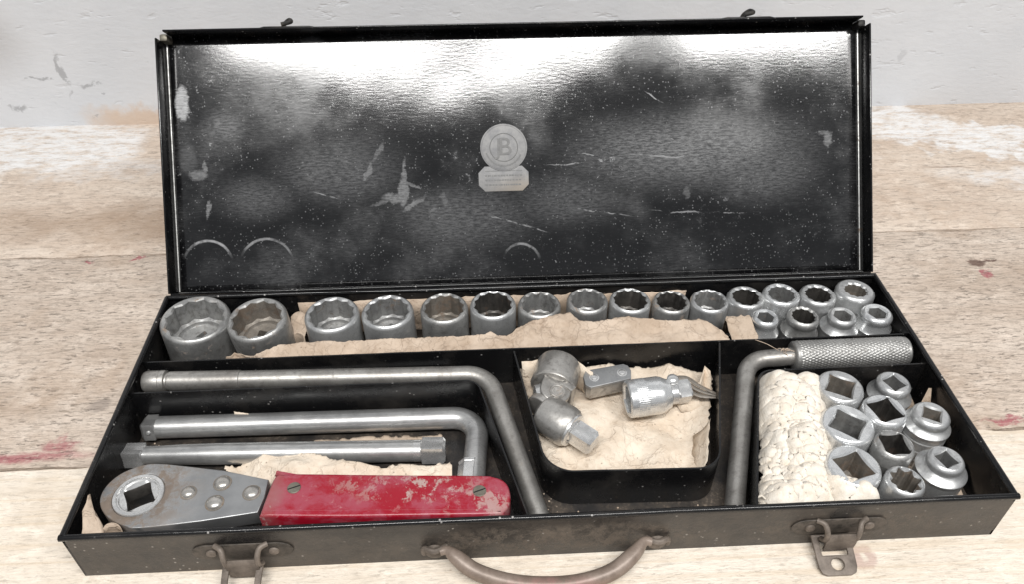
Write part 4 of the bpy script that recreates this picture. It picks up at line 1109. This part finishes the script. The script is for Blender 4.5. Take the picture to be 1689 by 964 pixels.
link('yoke_edge', lathe('yoke_edge', [(0.0118, -0.0096), (0.0129, -0.0092), (0.0134, -0.0082), (0.0134, -0.0074), (0.0128, -0.0070)], 44, mA, (False, False)), M['rivet'], uj, mtx=inv)
def cheek(c, ax, nrm, name, r=0.0085, ln=0.011, th=0.0052):
    ax = Vector(ax).normalized(); nrm = Vector(nrm); nrm = (nrm - ax * nrm.dot(ax)).normalized(); t = ax.cross(nrm)
    Mx = Matrix(((t.x, ax.x, nrm.x, c.x), (t.y, ax.y, nrm.y, c.y), (t.z, ax.z, nrm.z, c.z), (0, 0, 0, 1)))
    o_ = [(-r, ln)] + [(r * math.cos(R(a)), r * math.sin(R(a))) for a in range(180, 361, 12)] + [(r, ln)]
    return plate(name, o_, th=th, bev=0.0011, mtx=Mx, res=3)
nrmA = Vector((0.10, -0.45, 0.89)); nrmA = (nrmA - axA * nrmA.dot(axA)).normalized()
fa = at(917, 643, 0.0318)
link('fork_cheek', cheek(fa - nrmA * 0.003, axA, nrmA, 'fork_cheek', 0.0088, 0.010, 0.0060), M['joint'], uj, mtx=inv)
link('fork_cheek', cheek(fa - nrmA * 0.019, axA, nrmA, 'fork_cheek', 0.0088, 0.010, 0.0050), M['joint'], uj, mtx=inv)
link('pin_boss', lathe('pin_boss', [(0.0044, -0.0004), (0.0044, 0.0005), (0.0040, 0.0009), (0.0034, 0.0007), (0.0030, 0.0001), (0.0024, 0.0001), (0.0020, 0.0006), (0.0005, 0.0008)], 28, frame(fa + Vector((0.0006, -0.0018, 0)), nrmA)), M['rivet'], uj, mtx=inv)
link('cross_block', lathe('cross_block', [(0.0045, -0.0085), (0.0080, -0.0075), (0.0088, -0.003), (0.0088, 0.003), (0.0080, 0.0075), (0.0045, 0.0085)], 20, frame(pivot - Vector((0, 0, 0.001)), (1, 0.1, 0))), M['bright'], uj, mtx=inv)
mB = frame(cb, axB)
link('yoke', lathe('yoke', [(0.0060, -0.0135), (0.0100, -0.0110), (0.0112, -0.0065), (0.0116, 0.0040), (0.0112, 0.0066), (0.0102, 0.0082), (0.0080, 0.0087)], 44, mB), M['joint'], uj, mtx=inv)
nB = axB.cross(Vector((0, 0, 1))).normalized()
for s_ in (-1, 1):
    link('fork_cheek', cheek(pivot + nB * 0.0085 * s_ + axB * 0.001, axB, nB * s_, 'fork_cheek', 0.0080, 0.010, 0.0046), M['joint'], uj, mtx=inv)
link('end_ring', lathe('end_ring', [(0.0100, 0.0078), (0.0096, 0.0094), (0.0086, 0.0100), (0.0070, 0.0100), (0.0066, 0.0094)], 40, mB), M['bright'], uj, mtx=inv)
link('drive_square', tang('drive_square', cb + axB * 0.0096, axB, 0.0054, 0.0135, 0.0062, 0.9), M['bright'], uj, mtx=inv)

# link plate with two pins
lk = empty('link_adapter', at(1000, 640, 0.013), 'small chamfered steel link block with two pin heads beside the universal joint', 'adapter')
inv = Matrix.Translation(-Vector(lk.location))
zk = 0.0262
q = [A2(x, y, zk) for x, y in ((962, 622), (966, 612), (1028, 601), (1036, 604), (1041, 612), (1041, 625), (975, 640), (966, 636))]
link('top_plate', plate('top_plate', q, [], 0.0022, 0.0004, Matrix.Translation((0, 0, zk - 0.0011))), M['plate'], lk, mtx=inv)
q2 = outline_offset(q, 0.0006 if sum(q[i - 1][0] * q[i][1] - q[i][0] * q[i - 1][1] for i in range(8)) > 0 else -0.0006)
link('body', plate('body', q2, [], 0.0086, 0.0004, Matrix.Translation((0, 0, zk - 0.0066))), M['joint'], lk, mtx=inv)
for (px, py) in ((980, 624), (1026, 616)):
    c_ = at(px, py, zk)
    link('pin', lathe('pin', [(0.0029, -0.0002), (0.0029, 0.00015), (0.0023, 0.0002), (0.0021, 0.0008), (0.0012, 0.0013), (0.0003, 0.0014)], 20, Matrix.Translation(c_)), M['bright'], lk, mtx=inv)
    
# chrome socket lying on its side with adapter
cs0 = at(1034, 660, 0.0235); csd = Vector((0.97, 0.10, 0.03)).normalized()
cso = empty('chrome_socket', at(1065, 670, 0.012), 'bright chrome hexagon socket with knurled band lying on the paper', 'socket')
inv = Matrix.Translation(-Vector(cso.location))
N = 240; rl = []; hx = bore('6', 0.0072, 0.2, 0.0088); fm = frame(cs0, csd)
for rf, z in ((hx, 0.012), (hx, 0.0012), (lambda a: hx(a) + 0.0008, 0.0002), (0.0098, 0.0), (0.0107, 0.0008), (0.0108, 0.0016), (0.0108, 0.0045), (lambda a: 0.0108 + 0.00013 * math.cos(a * 60), 0.0047), (lambda a: 0.0108 + 0.00013 * math.cos(a * 60), 0.0105), (0.0108, 0.0107), (0.0108, 0.0185), (0.0102, 0.0205), (0.0088, 0.0232), (0.0082, 0.0245), (0.0060, 0.0250)):
    rl.append([fm @ Vector(p) for p in circ(rf, z, N)])
link('body', rings('body', rl, True, True, True, 30), M['socket_bright'], cso, mtx=inv)
ad = empty('drive_adapter', at(1125, 660, 0.012), 'dark sprung adapter plugged into the chrome socket', 'adapter')
inv = Matrix.Translation(-Vector(ad.location))
ap0 = cs0 + csd * 0.0252
link('drive_square', tang('drive_square', ap0 + csd * 0.004, csd, 0.0056, 0.0080, 0.0064, 0.45), M['bright'], ad, mtx=inv)
nb = lathe('stud', [(0.0034, -0.001), (0.0034, 0.0012), (0.0026, 0.0022), (0.0010, 0.0027)], 20, frame(ap0 + Vector((0.0015, 0.004, 0.0068)), (0, -0.2, 1)))
link('stud', nb, M['bright'], ad, mtx=inv)
for k, (yo, zo) in enumerate(((0.0052, 0.0040), (0.0026, 0.0015), (-0.0002, -0.0012))):
    pth = smooth_path([ap0 + Vector((0.000, yo, zo + 0.002)), ap0 + Vector((0.010, yo + 0.001, zo + 0.0015)), ap0 + Vector((0.018, yo * 0.75 - 0.001, zo * 0.7 - 0.001)), ap0 + Vector((0.0265, yo * 0.25 - 0.002, zo * 0.3 - 0.002))], 6)
    link('spring_leaf', tube('spring_leaf', pth, [0.0022 - 0.0012 * i_ / (len(pth) - 1) for i_ in range(len(pth))], 10, True, 0.35), M['bore_rust'], ad, mtx=inv)

# ------------------------------------------------------------------ paper and rag
def paper_sheet(name, cols, mat, label, cat='paper', rough=0.0008, seed=0.0, th=0.00014):
    """cols: list of columns; every column a list of points"""
    m = len(cols[0]); v = []; f = []
    for i, c_ in enumerate(cols):
        for j, p in enumerate(c_):
            q = Vector(p); a = rough
            v.append(q + Vector((a * nz(q.x * 150, q.y * 150, seed + q.z * 150), a * nz(q.x * 150, q.y * 150, seed + 7 + q.z * 150), a * nz(q.x * 150, q.y * 150, seed + 15 + q.z * 150))))
    for i in range(len(cols) - 1):
        for j in range(m - 1): f.append((i * m + j, (i + 1) * m + j, (i + 1) * m + j + 1, i * m + j + 1))
    o = link(name, mesh(name, v, f, True, 25), mat)
    o.modifiers.new('thick', 'SOLIDIFY').thickness = th
    return tag(o, label, cat)
def interp(tab, x):
    for (a, b), (c_, d) in zip(tab, tab[1:]):
        if a <= x <= c_: return b + (d - b) * (x - a) / (c_ - a)
    return tab[0][1] if x < tab[0][0] else tab[-1][1]
top = [(372, 592), (390, 584), (412, 590), (440, 577), (465, 569), (500, 566), (545, 565), (600, 563), (640, 560), (700, 558), (740, 555), (775, 556), (800, 552), (812, 548), (822, 556), (840, 553), (852, 544), (870, 534), (890, 527), (906, 521), (925, 518), (938, 516), (948, 524), (958, 531), (985, 532), (1000, 530), (1015, 526), (1030, 524), (1060, 527), (1095, 529), (1108, 531), (1125, 529), (1148, 526), (1165, 530), (1182, 540), (1196, 550), (1203, 556)]
cols = []
n = 320
for i in range(n + 1):
    px = 372 + (1203 - 372) * i / n
    py = interp(top, px) + 1.6 * nz(px * 0.19, 5) + 1.2 * nz(px * 0.6, 9); divy = 600 + (549 - 600) * (px - 234) / (1502 - 234)
    k = max(0.0, (divy - py))
    zt = 0.0296 + 0.0012 * nz(px * 0.02, 3) + 0.0015 * sst(30, 50, k)
    tp = at(px, py, zt)
    yb = 0.0335
    c_ = [(tp.x, yb, 0.0225), (tp.x, yb + 0.0003, 0.0262)]
    for j in range(1, 25):
        t = j / 24
        y = yb + (max(tp.y, yb + 0.001) - yb) * t
        wr = (0.0007 * fbm(tp.x * 70 + y * 25, y * 120, 1) + 0.0075 * crease(tp.x, y, 2.2)) * math.sin(math.pi * min(1, t * 1.02)) ** 0.6
        z = 0.0268 + (zt - 0.0268) * math.sin(t * math.pi / 2) + wr
        c_.append((tp.x + 0.001 * nz(px * 0.05, t * 3), y, z))
    cols.append(c_)
paper_sheet('paper_strip', cols, M['paper'], 'long crumpled brown paper strip in front of the back row of sockets', seed=1.0, rough=0.0010)
cols = []
for i in range(13):
    px = 1196 + 44 * i / 12
    py = 521 + 2.5 * abs(math.sin(i * 0.9)) + (8 if i in (0, 12) else 0)
    tp = at(px, py, 0.0285)
    cols.append([(tp.x, 0.0338, 0.020), (tp.x, 0.0340, 0.0262), (tp.x, 0.037, 0.0282), (tp.x, 0.042, 0.0290), (tp.x, tp.y - 0.003, 0.0292), (tp.x, tp.y, 0.0285), (tp.x, tp.y + 0.0012, 0.024), (tp.x, tp.y + 0.001, 0.012)])
paper_sheet('paper_fold', cols, M['paper'], 'short folded brown paper end beside the smallest waisted socket', seed=4.0, rough=0.0009)
cols = []
for i in range(90):
    x = -0.148 + (0.105 + 0.148) * i / 89
    zt = 0.0262 + 0.0022 * nz(x * 45, 2) + 0.0012 * nz(x * 190, 6)
    yb = 0.0848
    cols.append([(x, yb - 0.0035, 0.0018), (x, yb - 0.0006, 0.004), (x, yb, 0.015), (x, yb - 0.0003, zt)])
paper_sheet('paper_backing', cols, M['paper'], 'brown paper strip standing behind the back row against the rear wall', seed=8.0, rough=0.0003)
# wisp of paper between the tilted and the next socket
cols = []
for i in range(9):
    px = 480 + 26 * i / 8; tp = at(px, 527 - 14 * math.sin(i / 8 * 2.4) + 6 * (i / 8), 0.022)
    cols.append([(tp.x, tp.y, 0.0235 + 0.001 * nz(i, 2)), (tp.x + 0.001, tp.y - 0.006, 0.0185), (tp.x, tp.y - 0.013, 0.0165), (tp.x, tp.y - 0.015, 0.004)])
paper_sheet('paper_scrap', cols, M['paper'], 'torn brown paper tuft between the tilted socket and the clean grey one', seed=11.0)
# paper by the bars
pp = [A2(x, y, 0.012) for x, y in ((362, 763), (400, 756), (480, 747), (520, 753), (552, 764), (572, 769), (640, 768), (700, 764), (742, 761), (748, 778), (745, 800), (600, 806), (440, 806), (395, 790), (372, 778))]
def zp(x, y, d): return 0.0098 + 0.0050 * math.exp(-((x + 0.117) / 0.028) ** 2) + 0.0014 * fbm(x * 45, y * 75, 7) + 0.0065 * crease(x, y * 1.4, 1.1)
o = link('paper_wad', heightfield('paper_wad', pp, zp, 0.0011, 0.0008, 5.0), M['paper_pale']); o.modifiers.new('t', 'SOLIDIFY').thickness = 0.00015
tag(o, 'pale crumpled paper tucked between the extension bar and the red handle', 'paper')
pp = [A2(x, y, 0.004) for x, y in ((255, 742), (420, 738), (560, 722), (730, 716), (735, 730), (560, 745), (260, 760))]
o = link('paper_slip', heightfield('paper_slip', pp, lambda x, y, d: 0.0034 + 0.0012 * fbm(x * 60, y * 90, 3), 0.0014, 0.001, 6.0), M['paper']); o.modifiers.new('t', 'SOLIDIFY').thickness = 0.0003
tag(o, 'thin brown paper slip lying beneath the two steel bars', 'paper')
cols = []
for i in range(9):
    px = 386 + 24 * i / 8; tp = at(px, 680 + 4 * (i / 8) + 1.5 * abs(nz(i * 0.7, 1)), 0.0150)
    cols.append([(tp.x, tp.y, 0.0150), (tp.x, tp.y - 0.001, 0.0125), (tp.x, tp.y - 0.002, 0.002)])
paper_sheet('paper_tip', cols, M['paper_pale'], 'tiny pale paper tip showing behind the bent bar', seed=13.0, rough=0.0004)
# curled scrap at front left corner
cols = []
for i, (px, py, z) in enumerate(((137, 822, 0.030), (148, 838, 0.030), (157, 855, 0.029), (163, 868, 0.029), (168, 876, 0.030))):
    tp = at(px, py, z); cols.append([(tp.x - 0.001, tp.y, z), (tp.x - 0.002, tp.y - 0.003 - 0.001 * i, z - 0.006), (tp.x - 0.003, tp.y - 0.004 - 0.001 * i, z - 0.014), (tp.x - 0.003, tp.y - 0.004, 0.002)])
cols = []
L = [((136, 822), (140, 828)), ((140, 832), (150, 836)), ((137, 845), (155, 845)), ((139, 858), (163, 858)), ((139, 872), (167, 870)), ((136, 884), (170, 882)), ((134, 896), (172, 896))]
for i, (a, b) in enumerate(L):
    z = 0.0315 - 0.0006 * i
    y_ = -0.0700 - 0.0018 * i
    pa = at(a[0], a[1], z); pb_ = at(b[0], b[1], z - 0.003)
    cols.append([tuple(pa.lerp(pb_, t) + Vector((0, 0.002 * math.sin(t * 3.1), 0))) for t in (0, 0.25, 0.5, 0.75, 1)])
for c_ in cols:
    for j, p in enumerate(c_): c_[j] = (max(p[0], -0.2272), max(p[1], -0.0840), max(p[2], 0.002))
paper_sheet('paper_scrap', cols, M['paper'], 'torn brown paper scrap standing in the front left corner', seed=21.0, rough=0.0016)
cr = []
cc = at(183, 874, 0.026)
for i in range(22):
    a = R(-70 + 300 * i / 21); cr.append([(cc.x + 0.0045 * math.cos(a), max(-0.0835, cc.y + 0.002 * math.sin(a)), 0.0245 + 0.0038 * math.sin(a) - k) for k in (0, 0.004, 0.010, 0.0225)])
paper_sheet('paper_curl', cr, M['paper'], 'small curled paper ring beside the ratchet head', seed=23.0, rough=0.0004)
# paper under the right sockets
rp = [(0.1320, 0.004), (0.2260, 0.0045), (0.2268, -0.030), (0.2262, -0.060), (0.2252, -0.0835), (0.1300, -0.0838)]
o = link('paper_sheet', heightfield('paper_sheet', rp, lambda x, y, d: 0.0014 + 0.0002 * nz(x * 80, y * 80) + 0.010 * sst(0.2205, 0.2268, x) * (0.6 + 0.8 * nz(y * 70, 3)), 0.0018, 0.001, 3.0), M['paper'])
o.modifiers.new('t', 'SOLIDIFY').thickness = 0.0002
tag(o, 'brown paper sheet under the square hole sockets', 'paper')
cols = []
for i in range(7):
    t = i / 6; px = 1512 + 32 * t; tip = 1 - abs(t - 0.58) / 0.6
    tp = at(px, 676 - 34 * max(0, tip), 0.022)
    cols.append([(tp.x + 0.0005, tp.y, 0.024 * max(0.45, tip) + 0.004), (tp.x, tp.y - 0.004, 0.014), (tp.x, tp.y - 0.006, 0.008), (tp.x, tp.y - 0.007, 0.0025)])
paper_sheet('paper_point', cols, M['paper'], 'pointed brown paper scrap by the right wall behind a skirted socket', seed=31.0, rough=0.0007)
# paper peeping round the universal joint and at the right of the bin
cols = []
for i in range(15):
    t = i / 14; px = 860 + 118 * t
    tp = at(px, 601 - 11 * math.sin(math.pi * (t * 0.85 + 0.12)) + 4 * abs(nz(i * 0.8, 4)) + (14 * sst(0.75, 1, t)), 0.029)
    y = min(tp.y, 0.0290)
    cols.append([(tp.x, y, 0.0285), (tp.x + 0.0005, y - 0.002, 0.023), (tp.x, y - 0.0025, 0.0165), (tp.x, y - 0.006, 0.0125)])
paper_sheet('paper_flap', cols, M['paper_pale'], 'raised pale paper flap behind the universal joint', seed=41.0, rough=0.0008)
cols = []
for i in range(13):
    t = i / 12; px = 1052 + 120 * t
    py = 626 - 6 * t + (10 if 0.55 < t < 0.85 else 0) - (18 * sst(0.86, 0.92, t) if t < 0.95 else 8) 
    tp = at(px, py, 0.024); y = min(tp.y, 0.0270)
    cols.append([(tp.x, y, 0.0235), (tp.x, y - 0.003, 0.0200), (tp.x, y - 0.007, 0.0160), (tp.x, y - 0.012, 0.0125)])
paper_sheet('paper_flap', cols, M['paper_pale'], 'torn paper flap behind the chrome socket and adapter', seed=43.0, rough=0.0012)
cols = []
for i in range(10):
    t = i / 9; py = 690 + 70 * t
    tp = at(1176 - 4 * t + 3 * nz(i * 0.9, 2), py, 0.0255)
    cols.append([(tp.x - 0.0016, tp.y, 0.0250), (tp.x - 0.003, tp.y - 0.001, 0.020), (tp.x - 0.0055, tp.y - 0.001, 0.0155), (tp.x - 0.009, tp.y - 0.001, 0.0115)])
paper_sheet('paper_edge', cols, M['paper_pale'], 'upturned paper edge against the right side of the middle bin', seed=47.0, rough=0.0008)

# rag: teased cotton waste
rpx = [(1253, 672), (1252, 648), (1260, 622), (1280, 607), (1300, 603), (1318, 609), (1334, 620), (1347, 624), (1349, 640), (1346, 660), (1356, 680), (1364, 696), (1362, 712), (1370, 722), (1366, 742), (1368, 758), (1366, 770), (1380, 772), (1402, 780), (1430, 796), (1450, 812), (1446, 830), (1262, 836), (1258, 800), (1264, 780), (1260, 750), (1264, 720), (1258, 690)]
rpoly = []
for i, (x, y) in enumerate(rpx):
    if 7 <= i <= 16: x += 7
    q = at(x, y, 0.0310 if 16 <= i <= 20 else 0.0275); yy = min(0.0050, max(-0.0830, q.y)); rpoly.append((max(q.x, 0.1017 + (yy + 0.085) * 0.3015 + 0.0022), yy))
def zr(x, y, d):
    e = min(1.0, d / 0.0110); e = 1 - (1 - e) ** 2.2
    f1 = 1.3 * fbm(x * 62, y * 62, 1, 4); f3 = nz(x * 380, y * 380, 6)
    up_k = sst(-0.032, -0.012, y)
    wv_ = x * 0.9 + y * 0.5 + 0.004 * nz(x * 60, y * 60, 2)
    fold = 0.0026 * (abs(math.sin(wv_ * 190)) - 0.5) * up_k
    lump = 0.0011 * (0.5 - abs(nz(x * 150 + nz(x * 70, y * 70), y * 230, 4)) * 2) * (1 - 0.7 * up_k)
    top_ = 0.0272 + 0.0030 * f1 + fold + 0.0075 * crease(x, y, 3.3) + lump + 0.0006 * f3 + 0.0060 * up_k + 0.0012 * (0.55 - min(0.8, mn.voronoi(Vector((x * 230 + 1.5 * nz(x * 90, y * 90), y * 420 + 1.2 * nz(x * 80, y * 80, 3), 1.5)))[0][0])) * (1 - up_k) + 0.0014 * fbm(x * 210, y * 330, 8, 3) * (1 - 0.6 * up_k)
    if x > 0.140: top_ += 0.0090 * sst(0.140, 0.150, x) * sst(-0.058, -0.068, y) - 0.003 * sst(0.158, 0.172, x)
    return max(0.002, 0.002 + (top_ - 0.002) * (0.66 + 0.34 * e))
rag = empty('cotton_rag', (rpoly[0][0] + 0.01, -0.04, 0.0013), 'white teased cotton rag stuffed beside the square hole sockets', 'rag')
inv = Matrix.Translation(-Vector(rag.location))
wad = link('wad', heightfield('wad', rpoly, zr, 0.0007, 0.0022, 4.0, 180), M['rag'], rag, mtx=inv)
wm = wad.modifiers.new('thick', 'SOLIDIFY'); wm.thickness = 0.003; wm.offset = -1
# loose loops of yarn over the wad
rr = random.Random(5); v_all = []; tubes = []
for k in range(900):
    x = rr.uniform(0.108, 0.176); y = rr.uniform(-0.083, 0.004)
    if not inside(rpoly, x, y): continue
    d = pdist(rpoly, x, y)
    if y > -0.022 and (d > 0.005 or rr.random() < 0.4): continue
    a = rr.gauss(0.1, 0.5) + (math.pi if rr.random() < 0.5 else 0); ln = rr.uniform(0.0025, 0.006); cv = rr.uniform(-0.0016, 0.0016)
    p = []
    for t in (0, 0.33, 0.66, 1):
        xx = x + math.cos(a) * ln * (t - 0.5) - math.sin(a) * cv * math.sin(math.pi * t); yy = y + math.sin(a) * ln * (t - 0.5) + math.cos(a) * cv * math.sin(math.pi * t)
        if not inside(rpoly, xx, yy): p = None; break
        p.append((xx, yy, zr(xx, yy, pdist(rpoly, xx, yy)) + 0.0003 + 0.0010 * math.sin(math.pi * t)))
    if p: tubes.append((tube('y', smooth_path(p, 3), rr.uniform(0.00035, 0.0007), 6), 0))
o = link('yarn_loops', join_meshes('yarn_loops', tubes), M['rag'], rag, mtx=inv); o['kind'] = 'stuff'
q = [at(1245, 835, 0.022), at(1248, 824, 0.026), at(1256, 819, 0.028), at(1262, 824, 0.026)]
link('loose_thread', tube('loose_thread', smooth_path(q, 5), 0.0005, 6), M['rag'], rag, mtx=inv)


# crumbs of dirt and rust on the case floor
rr = random.Random(12); lst = []
def crumb(x, y, z, r):
    bm = bmesh.new(); bmesh.ops.create_icosphere(bm, subdivisions=1, radius=r)
    for v_ in bm.verts: v_.co = Vector((v_.co.x * rr.uniform(0.6, 1.4), v_.co.y * rr.uniform(0.6, 1.4), v_.co.z * rr.uniform(0.4, 0.9))) + Vector((x, y, z))
    me = bpy.data.meshes.new('c'); bm.to_mesh(me); bm.free(); return me
for k in range(150):
    zone = rr.random()
    if zone < 0.35: x, y = rr.uniform(-0.011, 0.0), rr.uniform(-0.07, 0.02); x += (0.02 - y) * 0.12
    elif zone < 0.55: x = rr.uniform(0.0, 0.09); y = rr.uniform(-0.075, -0.062)
    elif zone < 0.75: x, y = rr.uniform(-0.225, -0.205), rr.uniform(-0.04, 0.004)
    else: x, y = rr.uniform(-0.225, -0.03), rr.uniform(-0.084, 0.004)
    lst.append((crumb(x, y, 0.0016, rr.uniform(0.0002, 0.0006)), 0))
o = link('crumbs', join_meshes('crumbs', lst, False), M['paper']); tag(o, 'scattered brown crumbs of grit on the case floor', 'grit', None, 'stuff')
# straw-like lint caught behind the grip
base = at(1290, 577, 0.033); lst = []
for k in range(14):
    a = rr.uniform(0, 6.28); ln = rr.uniform(0.002, 0.006) if k else 0.016; d_ = Vector((math.cos(a), 0.4 * math.sin(a), rr.uniform(-0.3, 0.5))) if k else Vector((-0.9, 0.2, 0.4))
    p0_ = base + Vector((rr.uniform(-0.002, 0.003), rr.uniform(-0.001, 0.001), rr.uniform(-0.0022, 0.0)))
    lst.append((tube('l', smooth_path([p0_, p0_ + d_ * ln * 0.5 + Vector((0, 0, 0.0008)), p0_ + d_ * ln], 4), 0.00022, 5), 0))
o = link('lint', join_meshes('lint', lst), M['paper']); tag(o, 'wisp of straw lint caught at the neck of the knurled grip', 'lint')

bpy.context.view_layer.update()
